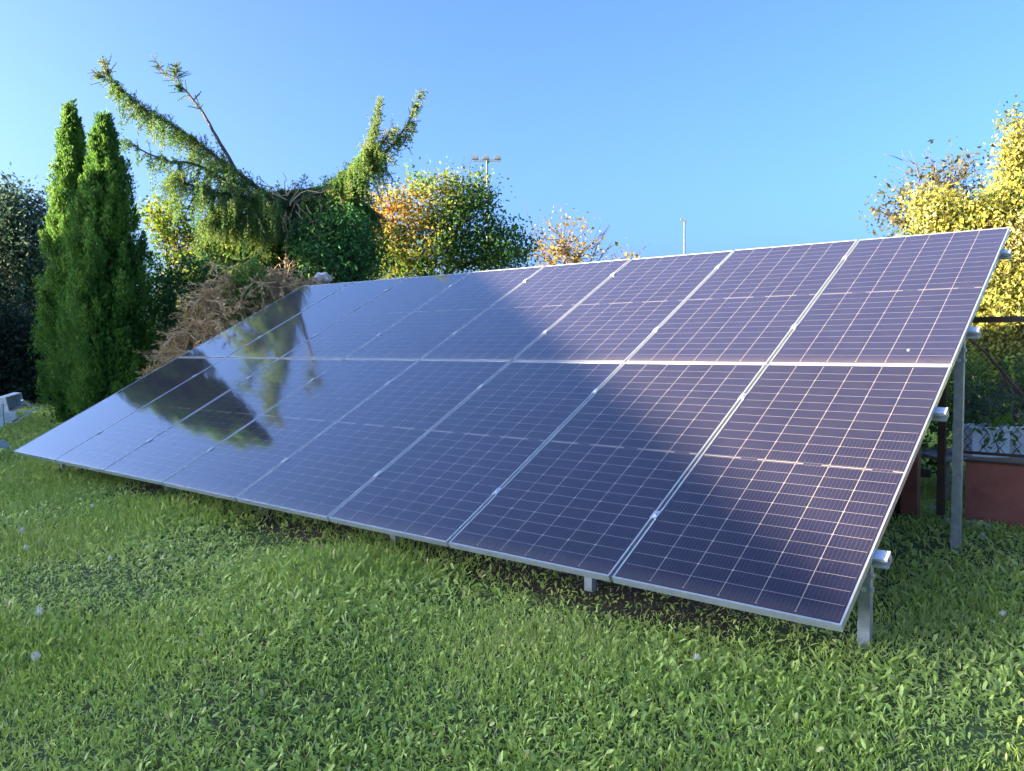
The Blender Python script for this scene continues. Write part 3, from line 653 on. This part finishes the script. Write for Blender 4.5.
broadleaf('autumn_tree', 'round tree turning from green to orange behind the panels', 'tree', B(440,330,18.5),
    [(B(392,222,18),(.62,.7,.62),48),(B(372,240,18.2),(.45,.6,.6),30),(B(432,205,18.3),(.75,.8,.6),62),(B(470,225,18.6),(.8,.8,.7),66),(B(420,250,18.2),(1.1,.9,.5),62),(B(500,248,18.8),(.7,.7,.5),44),(B(468,194,18.6),(.55,.5,.32),24),(B(400,265,18.3),(1.0,.7,.4),44),(B(480,258,18.5),(1.0,.8,.4),44)],
    lm_autumn, 0.085, 0.55, 44, 0.18, orange_t, 0.07, B(436,285,18.5), twigs=0.5,
    barepts=[(B(470,200,18.6),B(470,160,18.6),0.02),(B(478,205,18.6),B(486,178,18.6),0.016),(B(462,200,18.6),B(458,165,18.6),0.016)])
broadleaf('golden_tree', 'sparse golden leaved tree with bare twigs behind the panels', 'tree', B(572,330,23),
    [(B(565,240,23),(.95,.8,.75),46),(B(580,255,23),(1.0,.8,.45),30),(B(545,258,23),(.45,.5,.5),14)],
    lm_gold, 0.085, 0.6, 11, 0.2, ctint(0.55,0.25), 0.07, B(568,275,23), twigs=1.0,
    barepts=[(B(575,262,23),B(602,232,23),0.028),(B(590,262,23),B(606,226,23),0.02),(B(545,262,23),B(531,222,23),0.028),(B(590,268,23),B(612,246,23),0.02),(B(560,240,23),B(543,216,23),0.018)])
broadleaf('bare_tree', 'almost bare twiggy tree just above the panel edge', 'tree', B(622,330,26),
    [(B(622,258,26),(.5,.5,.35),12)], lm_gold, 0.11, 0.6, 5, 0.14, ctint(0.3,0.2), 0.05, B(622,275,26),
    barepts=[(B(622,270,26),B(632,247,26),0.02),(B(620,270,26),B(612,250,26),0.02),(B(628,268,26),B(646,246,26),0.018)])
broadleaf('olive_tree', 'thin olive-brown tree behind the yellow tree', 'tree', B(925,340,13),
    [(B(905,215,13),(.42,.5,.28),20),(B(930,190,13),(.6,.6,.4),36),(B(950,180,13),(.5,.5,.45),30),(B(968,215,13),(.5,.5,.5),26),(B(885,212,13),(.25,.3,.2),8)],
    lm_olive, 0.075, 0.45, 17, 0.15, ctint(0.5,0.2), 0.07, B(940,250,13),
    barepts=[(B(925,195,13),B(902,150,13),0.014),(B(940,185,13),B(932,155,13),0.012)])
broadleaf('yellow_tree', 'bright yellow autumn tree with drooping leaves behind the chain-link fence', 'tree', B(1030,420,9.2),
    [(B(935,212,9.4),(.32,.5,.22),26),(B(958,240,9.2),(.55,.6,.42),56),(B(988,236,9.1),(.5,.6,.45),60),(B(1016,185,9.2),(.2,.3,.35),34),(B(1017,142,9.2),(.13,.2,.26),22),(B(1000,280,8.8),(.5,.5,.4),70),(B(1035,235,9.0),(.6,.6,.7),80),(B(988,310,8.6),(.36,.4,.28),46),(B(1030,315,8.6),(.5,.5,.35),50),(B(1000,345,8.7),(.4,.4,.18),26),(B(1090,220,9.4),(.65,.6,.8),60),(B(972,350,8.5),(.4,.4,.22),34),(B(1014,368,8.3),(.35,.35,.2),28)],
    lm_yellow, 0.048, 0.5, 76, 0.10, ctint(0.52,0.3), 0.09, B(1030,330,9.0), droop=0.9, twigs=0.9, shell=0.2)
broadleaf('garden_shrub', 'dark green shrub behind the chain-link fence', 'shrub', B(985,470,7.6),
    [(B(970,388,7.6),(.28,.35,.28),34),(B(1002,378,7.9),(.34,.35,.22),30),(B(985,412,7.4),(.28,.2,.14),20),(B(1030,395,7.6),(.26,.3,.26),24),(B(950,405,7.8),(.3,.3,.26),26)],
    lm_shrub, 0.05, 0.45, 34, 0.085, ctint(0.5,0.25), 0.035)

# a low wood far beyond the gardens, closing the horizon
def far_wood():
    n = 2600; az = np.radians(rng.uniform(-75, 80, n)); d = rng.uniform(70, 95, n)
    h = 3.6+1.2*np.sin(az*23)+0.9*np.sin(az*61+1)
    cs = np.stack([CAM[0]+d*np.sin(az), CAM[1]+d*np.cos(az), h*rng.random(n)**.7], 1)
    V, F, T = lumps_to_leaves(cs, 26, .8, .55, .6, ctint(.45, .2))
    tag(link('far_wood', fastmesh('far_wood', V, F, T), lm_dark), 'low dark wood closing the horizon beyond the gardens', 'wood', kind='stuff')
far_wood()

# pile of cut dead branches
def brush():
    b = at(215,420,12.3); b[2] = float(gz(b[0], b[1]))
    o = empty('brush_pile', b, 'tall heap of dry brown dead conifer branches behind the left end of the panels', 'brush pile')
    tw = MB(); VP = []
    spine = [(196,350,12.0),(204,328,12.0),(214,306,12.1),(235,285,12.3),(262,274,12.5),(290,276,12.7),(308,280,12.8)]
    K = np.array([at(*q) for q in spine]); yv = R @ np.array([0,1,0])
    gr = []
    for k in range(520):
        f = rng.uniform(0, len(K)-1); i = int(min(f, len(K)-2)); c = K[i]+(K[i+1]-K[i])*(f-i)
        p = c + yv*rng.normal()*0.35; p[2] -= abs(rng.normal())*0.45
        dx = rng.choice([-1,1],p=[.55,.45]); dr = unit(R[:,0]*dx*rng.uniform(.5,1)+yv*rng.normal()*0.5+np.array([0,0,rng.normal()*0.3-0.05]))
        Lb = rng.uniform(0.35, 0.9); e = p+dr*Lb*.8; e[2] -= Lb*0.55
        Pm = wobble(p, e, 6, 0.05, -0.12); tw.tube(Pm, np.linspace(rng.uniform(.004,.009), 0.002, 6), 4, cap=False)
        for q in range(7):
            s_ = Pm[1+q%5]; d2 = unit(dr+rand_dirs(1)[0]*0.9+np.array([0,0,-0.45])); l2 = rng.uniform(.12,.34)
            tw.tube(wobble(s_, s_+d2*l2, 3, .06), [0.0045,0.0035,0.002], 3, cap=False)
            m = 16; Q = s_+d2*(l2*rng.random(m))[:,None]; VP.append((Q, unit(d2+rand_dirs(m)*0.7)))
    P = np.concatenate([a for a,_ in VP]); D = np.concatenate([a for _,a in VP]); n = len(P)
    l = rng.uniform(0.05,0.1,n)
    V, F, T = leaves(P, D, l, l*0.2, np.clip(0.5+0.25*rng.normal(size=n),0,1), 0.05)
    lm = leafmat('dry_needles', [(0,(0.27,0.16,0.07)),(0.5,(0.54,0.37,0.18)),(1,(0.72,0.55,0.32))], 0.3)
    tw.build('branches', m_dead, o)
    link('dry_needles', fastmesh('dry_needles', V, F, T), lm, o)
    # one limb of it is still green
    VP = []
    for k in range(60):
        f = rng.random(); c = at(228+32*f, 283-22*math.sin(f*1.9), 11.9)+rng.normal(size=3)*.06
        n = 26; L = rng.uniform(.25,.7); s = rng.random(n); Q = c+np.array([0,0,-1.])*(s*L)[:,None]+rng.normal(size=(n,3))*.025
        VP.append((Q, unit(np.array([0,0,-.8])+rand_dirs(n))))
    P = np.concatenate([a for a,_ in VP]); D = np.concatenate([a for _,a in VP]); l = rng.uniform(.05,.1,len(P))
    V, F, T = leaves(P, D, l, l*.35, np.clip(.72+.15*rng.normal(size=len(P)),0,1), .05)
    ob = link('green_sprig', fastmesh('green_sprig', V, F, T), lm_spruce, o); ob['label'] = 'still green drooping sprig in the dead heap'
brush()

# ------------------------------------------------------------------ solar array
ct_, st_ = math.cos(TILT), math.sin(TILT)
def arr(u, s, nrm=0.0):
    """array coordinates -> world: u along the row, s up the slope, nrm out of the glass"""
    return np.array([u, s*ct_-nrm*st_, s*st_+nrm*ct_+Z0])
fr = MB(); lip = 0.0085; th = 0.035
def frame_mesh():
    b = MB(); w_, h_ = PW, PH
    b.box((0,0,-th),(w_,lip,0)); b.box((0,h_-lip,-th),(w_,h_,0))
    b.box((0,lip+.0002,-th),(lip,h_-lip-.0002,-0.0003)); b.box((w_-lip,lip+.0002,-th),(w_,h_-lip-.0002,-0.0003))
    return b.mesh('frame')
me_frame = frame_mesh(); me_frame.materials.append(m_alu)
gb = MB(); gb.box((lip-.002, lip-.002, -0.009), (PW-lip+.002, PH-lip+.002, -0.0022)); me_glass = gb.mesh('glass'); me_glass.materials.append(m_cells)
jb = MB(); jb.box((PW/2-.09, PH/2-.05, -.03), (PW/2+.09, PH/2+.05, -.0095)); me_box = jb.mesh('junction_box'); me_box.materials.append(m_darkmetal)
low = ['lower row solar panel at the far left end, washed pale by sky',
 'lower row solar panel second from the left end, pale below and black above',
 'third lower row solar panel from the left end, black reflection across its middle',
 'fourth lower row solar panel from the left end, dark rounded reflection on it',
 'fifth lower row solar panel from the left end, all shaded blue',
 'third lower row solar panel from the right end, blue with a sunlit top corner',
 'second lower row solar panel from the right end, half sunlit and half shaded',
 'nearest lower row solar panel at the right end, sunlit with a navy corner']
upp = ['upper row solar panel at the far left end, dark and beside the dead brush',
 'upper row solar panel second from the left end, black with a pale blue top',
 'third upper row solar panel from the left end, pale blue, dark lower left',
 'fourth upper row solar panel from the left end, blue with brownish top',
 'fifth upper row solar panel from the left end, shadow edge at its top',
 'third upper row solar panel from the right end, grey with blue lower left',
 'second upper row solar panel from the right end, wholly sunlit grey',
 'solar panel at the top right corner of the array, wholly sunlit under the yellow tree']
panels = {}
for r_ in range(2):
    for c_ in range(8):
        u0 = (c_-8)*PU + (PU-PW)/2; s0 = r_*PV + (PV-PH)/2
        p0 = arr(u0, s0)
        o = bpy.data.objects.new('solar_panel', None); C.objects.link(o); o.location = Vector(p0); o.empty_display_size = .1
        o.rotation_euler = (TILT + 0.0012*math.sin(c_*2.1+r_), 0.0012*math.cos(c_*1.7+r_*2), 0)
        tag(o, (low, upp)[r_][c_], 'solar panel', 'solar panels of the tilted array')
        for nm, me in (('frame', me_frame), ('glass', me_glass), ('junction_box', me_box)):
            ch = bpy.data.objects.new(nm, me); C.objects.link(ch); ch.parent = o
        panels[(r_, c_)] = o

# mounting frame
mf = empty('mounting_frame', (-4.24, 1.4, 0), 'galvanised steel mounting frame carrying the two rows of solar panels', 'mounting frame')
PUR = [0.487, 1.669, 2.606, 3.80]
def cchan(b, a, e, w_, h_, t_, up):
    """a C-shaped channel from a to e"""
    a = np.array(a, float); e = np.array(e, float); d = e-a; L = np.linalg.norm(d); d /= L
    up = np.array(up, float); sx = np.cross(d, up); sx /= np.linalg.norm(sx); uz = np.cross(sx, d)
    poly = [(-w_/2,-h_/2),(w_/2,-h_/2),(w_/2,-h_/2+.014),(w_/2-t_,-h_/2+.014),(w_/2-t_,-h_/2+t_),(-w_/2+t_,-h_/2+t_),(-w_/2+t_,h_/2-t_),(w_/2-t_,h_/2-t_),(w_/2-t_,h_/2-.014),(w_/2,h_/2-.014),(w_/2,h_/2),(-w_/2,h_/2)]
    b.prism(poly, 0, L, (np.stack([sx, uz, d], 1), a))
nv = np.array([0,-st_,ct_])
for s_ in PUR:
    b = MB(); cchan(b, arr(-8.53, s_, -.0605), arr(0.045, s_, -.0605), 0.06, 0.05, 0.004, nv); b.build('purlin', m_purlin, mf)
for u_ in (-.05, -1.48, -3.05, -4.6, -6.1, -7.6, -8.4):
    y0 = arr(0, PUR[0])[1]+0.03; y1 = 2.30
    for yb, top in ((y0, arr(0, PUR[0], -.09)[2]), (y1, y1*math.tan(TILT)+Z0-0.10)):
        b = MB(); g0 = float(gz(u_, yb)); cchan(b, (u_, yb, g0-.3), (u_, yb, top), 0.05, 0.045, 0.004, (0,1,0)); b.build('post', m_steel, mf)
        for zz in (top-.05, top-.11):
            b = MB(); b.prism([(math.cos(q*1.047)*.012, math.sin(q*1.047)*.012) for q in range(6)], -.0315, -.0225, (np.stack([np.array([1,0,0]), np.array([0,0,1.]), np.array([0,1.,0])],1), np.array([u_+.0, yb, zz]))); b.build('bolt', m_purlin, mf)
            b = MB(); b.prism([(math.cos(q*1.047)*.012, math.sin(q*1.047)*.012) for q in range(6)], .0255, .035, (np.stack([np.array([0,1.,0]), np.array([0,0,1.]), np.array([1.,0,0])],1), np.array([u_, yb-.008, zz]))); b.build('bolt', m_purlin, mf)
    if u_ < -1:
        b = MB(); b.bar(arr(u_+.07, .2, -.118), arr(u_+.07, 4.0, -.118), 0.05, 0.058, nv); b.build('rafter', m_steel, mf)
cb = MB(); cb.box((-.018,-.03,0.0005),(.018,.03,.004)); cb.box((-.007,-.008,.004),(.007,.008,.009)); me_cl = cb.mesh('clamp', bevel=.0008); me_cl.materials.append(m_alu)
for s_ in PUR:
    for c_ in range(1, 8):
        ch = bpy.data.objects.new('clamp', me_cl); C.objects.link(ch); ch.parent = mf; ch.matrix_parent_inverse = Matrix.Translation(-mf.location)
        ch.location = Vector(arr((c_-8)*PU, s_, .001)); ch.rotation_euler = (TILT, 0, 0)

# small things lying on the glass
b = MB(); q = np.array([-0.42, 2.16, .0]); dp = [(math.cos(k*.785)*.006*(1+.3*math.sin(k*3)), math.sin(k*.785)*.007) for k in range(8)]
b.prism(dp, -.001, .002, (np.stack([np.array([1,0,0]), np.array([0,ct_,st_]), nv],1), arr(-.27, 2.27))); tag(b.build('bird_dropping', m_white), 'tiny white bird dropping on the top right corner panel', 'bird dropping')
# ------------------------------------------------------------------ fence on the right
WY = 3.21
def fence():
    o = empty('chain_link_fence', (1.2, WY, 0), 'dark brown chain-link fence on a low red plastered wall', 'fence')
    g = .0
    b = MB(); b.box((-.17, WY, -.2), (4.6, WY+.2, .465)); b.build('wall', m_red, o, bevel=.006)
    b = MB(); b.box((-.18, WY-.015, .466), (4.6, WY+.215, .478)); b.build('coping', m_darkmetal, o, bevel=.004)
    b = MB(); b.bar((-.25, WY+.08, 1.455), (4.6, WY+.08, 1.455), .04, .04); b.build('top_rail', m_darkmetal, o)
    b = MB(); b.bar((-.25, WY+.08, .52), (4.6, WY+.08, .52), .02, .02); b.build('bottom_rail', m_darkmetal, o)
    for xx in (-.24, 2.2, 4.55):
        b = MB(); b.box((xx-.025, WY+.055, .493), (xx+.025, WY+.105, 1.51)); b.build('post', m_darkmetal, o)
    b = MB(); z0, z1 = .53, 1.435; dx = .05; dz = .068; nz_ = int((z1-z0)/dz)
    xx = -.2
    k = 0
    while xx < 4.5:
        for sg in (1, -1):
            pts = [(xx+dx/2+sg*dx/2*(1 if i % 2 else -1), WY+.08+.004*sg*(1 if i % 2 else -1), z0+i*dz) for i in range(nz_+1)]
            b.tube(pts, .0030, 4, cap=False)
        xx += 2*dx; k += 1
    b.build('wire_mesh', m_darkmetal, o)
    # the zigzag wires of the other half
fence()
o = empty('board_fence', (-1.8, WY+.05, 0), 'dark brown upright boards of a fence behind the panels, red post at its end', 'fence')
xx = -3.6
while xx < -.62:
    b = MB(); b.box((xx, WY+.0, -.1), (xx+.115, WY+.03, 1.0+.03*rng.random())); b.build('board', m_board, o, bevel=.003); xx += .135
b = MB(); b.bar((-3.6, WY+.05, .35), (-.4, WY+.05, .35), .04, .06); b.bar((-3.6, WY+.05, .85), (-.4, WY+.05, .85), .04, .06); b.build('rail', m_board, o)
b = MB(); b.box((-.56, WY-.12, -.1), (-.45, WY-.02, 1.12)); b.build('post', m_redmetal, o, bevel=.006)
b = MB(); b.box((-.345, WY-.03, -.1), (-.295, WY+.02, 1.25)); b.build('slim_post', m_darkmetal, o, bevel=.004)
# dark trunk leaning behind the fence
b = MB(); b.tube([at(962,332,6.9), at(985,352,6.9), at(1003,372,6.9), at(1024,398,6.9), at(1050,450,6.9)], [.009,.012,.015,.02,.026], 8)
b.tube([at(1000,368,6.9), at(1010,392,6.95), at(1018,430,7.0)], [.012,.011,.012], 6)
tag(b.build('leaning_trunk', simple('reddish_bark', (.10,.05,.035), (.2,.1,.07), 10, .85, bump=.4), smooth=True), 'reddish brown leaning stem behind the chain-link fence', 'tree trunk')
# white tubs behind the fence
def tub(px, py, d, w_, h_, dp, label, nm='white_tub', lug=True):
    p = at(px, py, d); o = empty(nm, (p[0], p[1], p[2]), label, 'container')
    b = MB(); fx = R[:,0]*[1,1,0]; fx /= np.linalg.norm(fx); fy = np.array([-fx[1], fx[0], 0])
    Mx = (np.stack([fx, fy, np.array([0,0,1.])],1), p)
    t_ = .012; tp = 1.1
    b.box((-w_/2,-dp/2,0),(w_/2,-dp/2+t_,h_),Mx); b.box((-w_/2,dp/2-t_,0),(w_/2,dp/2,h_),Mx); b.box((-w_/2,-dp/2+t_,0),(-w_/2+t_,dp/2-t_,h_),Mx); b.box((w_/2-t_,-dp/2+t_,0),(w_/2,dp/2-t_,h_),Mx)
    b.box((-w_/2+t_,-dp/2+t_,0.0),(w_/2-t_,dp/2-t_,t_),Mx); b.build('body', m_white, o, bevel=.004)
    b = MB(); b.box((-w_/2-.012,-dp/2-.012,h_-.03),(w_/2+.012,-dp/2-.001,h_),Mx); b.build('rim', m_white, o, bevel=.003)
    b = MB(); b.box((-w_/2+t_+.002,-dp/2+t_+.002,.02),(w_/2-t_-.002,dp/2-t_-.002,h_-.05),Mx); b.build('soil', m_soil, o)
    return o
# a garden table slab carries them
pt = at(985,462,6.7)
o = empty('potting_bench', (pt[0], pt[1], 0), 'low wooden bench behind the fence holding the white tubs', 'bench')
b = MB(); zt = at(980,456,6.55)[2]; 
fx = R[:,0]*[1,1,0]; fx /= np.linalg.norm(fx); fy = np.array([-fx[1], fx[0], 0]); Mb = (np.stack([fx,fy,np.array([0,0,1.])],1), np.array([pt[0],pt[1],0]))
b.box((-.5,-.25,zt-.03),(1.0,.35,zt),Mb); b.build('bench_top', m_greywood, o, bevel=.003)
for sx in (-.45,.93):
    for sy in (-.2,.28):
        b = MB(); b.box((sx,sy,-.05),(sx+.05,sy+.05,zt-.031),Mb); b.build('leg', m_greywood, o)
q = at(979,455,6.65); 
o = tub(980,456,6.6,.30,.245,.3,'white square plastic planter behind the wire mesh','planter')
o.location.z = zt+.001
p = at(1018,456,6.55); p[2] = zt+.001
o = empty('bucket', p, 'round white bucket beside the square planter behind the wire mesh', 'bucket')
b = MB(); n_ = 18
prof = [(.105,0),(.14,.235),(.148,.235),(.148,.25),(.138,.25),(.10,.02)]
Vv = [p+[r*math.cos(6.2832*k/n_), r*math.sin(6.2832*k/n_), z] for r,z in prof for k in range(n_)]
b.add(Vv, [(i*n_+k,i*n_+(k+1)%n_,(i+1)*n_+(k+1)%n_,(i+1)*n_+k) for i in range(5) for k in range(n_)]+[tuple(range(n_-1,-1,-1)), tuple(5*n_+k for k in range(n_))])
b.build('body', m_white, o, smooth=False)
b = MB(); b.tube([p+[.15*math.cos(a), .15*math.sin(a)-.0, .235+.0+.09*math.sin(a)] for a in np.linspace(.0,math.pi,12)], .003, 5); b.build('handle', m_steel, o)
def potplant(px, py, d, label, n, mat, h, tint):
    p = at(px, py, d); p[2] = zt+.02
    o = empty('potted_plant', p, label, 'plant')
    st = MB(); cl = []
    for k in range(n):
        e = p+np.array([rng.normal()*.1, rng.normal()*.1, h*rng.uniform(.5,1)]); st.tube(wobble(p, e, 4, .05), [.006,.005,.004,.002], 4); cl.append(e); cl.append(p+(e-p)*.7)
    st.build('stem', m_stem, o)
    V, F, T = lumps_to_leaves(np.array(cl), 16, .05, .07, .35, ctint(tint,.15), .1); link('leaves', fastmesh('leaves', V, F, T), mat, o)
potplant(1000,440,6.45,'young yellow-green leafy plant standing between planter and bucket',5,lm_lime,.3,.55)
potplant(985,425,6.75,'grey-green plant growing above the white square planter',8,lm_dark,.62,.8)
# stone slab at the wall's foot
def rock(px, py, s, label, z=0.0, mat=None, nm='stone'):
    p = onground(px, py, .02); b = bmesh.new(); bmesh.ops.create_icosphere(b, subdivisions=3, radius=1)
    for v in b.verts:
        q = np.array(v.co); f = 1+.16*math.sin(q[0]*3.1+px)+.14*math.sin(q[1]*4.3+py)+.1*math.sin(q[2]*5+px*.7)
        v.co = Vector(q*f*np.array(s))
    me = bpy.data.meshes.new(nm); b.to_mesh(me); b.free()
    ob = link(nm, me, mat or m_stone); ob.location = Vector((p[0], p[1], float(gz(p[0],p[1]))+s[2]*.4)); tag(ob, label, 'stone'); return ob
rock(966,529,(.13,.06,.03),'flat pale stone slab at the foot of the red wall')
rock(958,538,(.035,.03,.03),'small pale stone just in front of the flat slab')
rock(935,513,(.04,.04,.045),'rounded pale stone beside the dark slim post')
rock(982,543,(.025,.025,.025),'pebble in the grass right of the rear post')
rock(-6,450,(.17,.14,.13),'grey rounded stone at the left edge of the lawn')

# ------------------------------------------------------------------ white junk on the left
def junk():
    fx = R[:,0]*[1,1,0]; fx /= np.linalg.norm(fx); fy = np.array([-fx[1], fx[0], 0]); fz = np.array([0,0,1.])
    def frame_(px, py, d, yaw=0, pitch=0):
        c,s = math.cos(yaw), math.sin(yaw); a = fx*c+fy*s; b_ = -fx*s+fy*c
        c,s = math.cos(pitch), math.sin(pitch); z = fz*c-b_*s; b2 = b_*c+fz*s
        return (np.stack([a,b2,z],1), at(px,py,d))
    D = 13.4
    # crate
    Mx = frame_(11.5,402,D,-.45,.22); o = empty('white_crate', Mx[1], 'white hollow box lying on top of the junk pile, open to the right', 'box')
    b = MB(); w_,h_,d_,t_ = .10,.125,.14,.014
    b.box((-w_,-d_,-h_),(w_,d_,-h_+t_),Mx); b.box((-w_,-d_,h_-t_),(w_,d_,h_),Mx); b.box((-w_,-d_,-h_+t_),(w_,-d_+t_,h_-t_),Mx); b.box((-w_,d_-t_,-h_+t_),(w_,d_,h_-t_),Mx); b.box((-w_,-d_+t_,-h_+t_),(-w_+t_,d_-t_,h_-t_),Mx); b.build('shell', m_oldwhite, o, bevel=.004)
    # board below
    Mx = frame_(11,417,D-.15,.25,.1); b = MB(); b.box((-.09,-.02,-.10),(.09,.02,.08),Mx); tag(b.build('white_board', m_oldwhite, bevel=.006), 'small white board standing under the white hollow box', 'board')
    Mx = frame_(-3,413,D-.9,.3,.05); b = MB(); b.box((-.2,-.03,-.3),(.09,.03,.14),Mx); tag(b.build('white_door', m_oldwhite, bevel=.006), 'upright white door slab cut by the left edge of the picture', 'door')
    specs = [((8,408),(34,404),.03,m_greywood,'grey timber sticking out rightwards under the white hollow box'),
             ((10,412),(38,410),.022,m_oldwhite,'thin white strip lying along the grey timber'),
             ((22,400),(31,406),.035,m_oldwhite,'short white slat leaning off the box corner'),
             ((18,420),(39,407),.026,m_oldwhite,'pale strip rising to the right end of the pile'),
             ((12,422),(30,412),.03,m_greywood,'brown stick lowest in the junk pile')]
    for k,(a,b_,w_,mt,lb) in enumerate(specs):
        bb = MB(); bb.bar(at(*a,D-.1-.04*k), at(*b_,D+.05-.04*k), w_*1.4, w_*.8); tag(bb.build('scrap_timber', mt, bevel=.003), lb, 'scrap timber', 'junk pile at the left')
    rock(29,415,(.06,.05,.05),'white lump at the foot of the junk pile', mat=m_oldwhite)
junk()
# pale stump of a sawn log seen over the top edge
p = at(322,279,12.9)
b = bmesh.new(); bmesh.ops.create_icosphere(b, subdivisions=4, radius=1)
for v in b.verts:
    q = np.array(v.co); f = 1+.2*math.sin(q[0]*4+1)*math.sin(q[2]*5)+.12*math.sin(q[1]*7+2)+.3*max(0,q[0])*max(0,q[2])
    v.co = Vector(q*f*np.array((.15,.12,.1)))
me = bpy.data.meshes.new('broken_block'); b.to_mesh(me); b.free()
ob = link('broken_block', me, simple('pale_block', (.34,.32,.31),(.55,.52,.5),20,.9,bump=.8)); ob.location = Vector(p); tag(ob, 'pale grey broken block peeping over the top left corner of the panels', 'block')

# ------------------------------------------------------------------ masts in the distance
def floodmast():
    d = 62; b0 = at(487,330,d); top = at(487,160,d); base = np.array([top[0], top[1], 0.0])
    o = empty('floodlight_mast', base, 'tall sports floodlight mast with three lamps above the autumn tree', 'floodlight')
    b = MB(); b.tube([base, top], [.16,.08], 8); b.build('pole', m_mast, o, smooth=True)
    l, r = at(474,160.5,d), at(501,160.5,d); b = MB(); b.bar(l, r, .12, .12); b.build('crossbar', m_mast, o)
    fx = R[:,0]*[1,1,0]; fx /= np.linalg.norm(fx); fy = np.array([-fx[1],fx[0],0])
    for px in (475,486,497.5):
        c = at(px,157.5,d); Mx = (np.stack([fx,fy,np.array([0,0,1.])],1), c); b = MB()
        b.prism([(-.26,-.14),(.26,-.14),(.24,.02),(.14,.14),(-.14,.14),(-.24,.02)], -.12, .12, (np.stack([fx,np.array([0,0,1.]),fy],1), c)); lo = b.build('lamp', m_lampmetal, o, bevel=.02)
        b = MB(); b.box((-.22,-.14,-.12),(.22,-.122,.1),Mx); b.build('lens', m_mast, lo)
floodmast()
def streetlamp():
    d = 58; top = at(684.5,222,d); base = np.array([top[0],top[1],0]); o = empty('street_lamp', base, 'slim grey street lamp post rising alone above the sunlit panels', 'street lamp')
    b = MB(); b.tube([base, top], [.11,.06], 8); b.build('pole', m_mast, o, smooth=True)
    a, e = at(686.5,222.5,d), at(680.5,219.2,d); b = MB(); b.bar(a, e, .24, .13); b.build('lamp_head', m_lampmetal, o, bevel=.03)
streetlamp()

# ------------------------------------------------------------------ dandelions
def dandelion(px, py, hpx, rr, label):
    rr *= .86
    """head at pixel (px,py); stem foot hpx lower"""
    g = onground(px, py+hpx, .0); g[2] = float(gz(g[0], g[1])); 
    q = (g-CAM) @ R; d = q[1]; head = at(px, py, d)
    o = empty('dandelion', g, label, 'dandelion', 'dandelion clocks in the lawn')
    b = MB(); b.tube(wobble(g-[0,0,.01], head-[0,0,rr*.1], 6, .015), .0022, 5); b.build('stem', m_stem, o, smooth=True)
    b = MB(); b.sphere(head, rr*.22, 8)
    V = []; F = []; dirs = rand_dirs(85)
    for dv in dirs:
        b.tube([head+dv*rr*.2, head+dv*rr*.86], .0004, 3, cap=False)
        s = unit(np.cross(dv, rand_dirs(1)[0])); t_ = np.cross(dv, s); c = head+dv*rr*.86; r2 = rr*.26
        for a in range(6):
            th = a*math.pi/3; e = c+dv*rr*.14+(s*math.cos(th)+t_*math.sin(th))*r2; e2 = c+dv*rr*.14+(s*math.cos(th+.22)+t_*math.sin(th+.22))*r2
            b.add([c, e, e2], [(0,1,2)])
    b.build('seed_head', m_seed, o)
dandelion(39,611,42,.021,'large white dandelion clock on a tall stem near the left edge')
dandelion(36,656,20,.021,'lowest white dandelion clock, lower left beneath another')
dandelion(22,530,18,.020,'dandelion clock far back near the left edge, above a paler one')
dandelion(26,548,10,.018,'small dandelion clock close below another far left')
dandelion(92,506,8,.018,'small dandelion clock near the shadow under the far panels')
dandelion(110,558,8,.016,'small low dandelion clock alone left of centre in the lawn')
dandelion(697,657,18,.014,'dandelion clock in front of the nearest panel')
dandelion(1003,613,12,.016,'dandelion clock in the shady grass right of the front post')
for k,(px,py) in enumerate([(74,635),(81,656),(93,680),(51,681),(40,691),(83,690),(97,675)]):
    g = onground(px, py+4, .02); b = MB()
    g[2] = float(gz(g[0],g[1])); o = empty('yellow_flower', g, 'tiny yellow lawn flower among the weeds at lower left', 'flower', 'tiny yellow flowers in the lawn')
    b.tube([g, g+[0.003,0,.045]], .0012, 4); b.build('stem', m_stem, o); b = MB()
    h = g+np.array([.003,0,.047])
    for a in range(9):
        th = a*.698; dv = np.array([math.cos(th), math.sin(th), .5]); s = np.array([-math.sin(th), math.cos(th), 0])
        b.add([h, h+dv*.006+s*.002, h+dv*.009, h+dv*.006-s*.002], [(0,1,2,3)])
    b.build('petals', m_yellow, o)
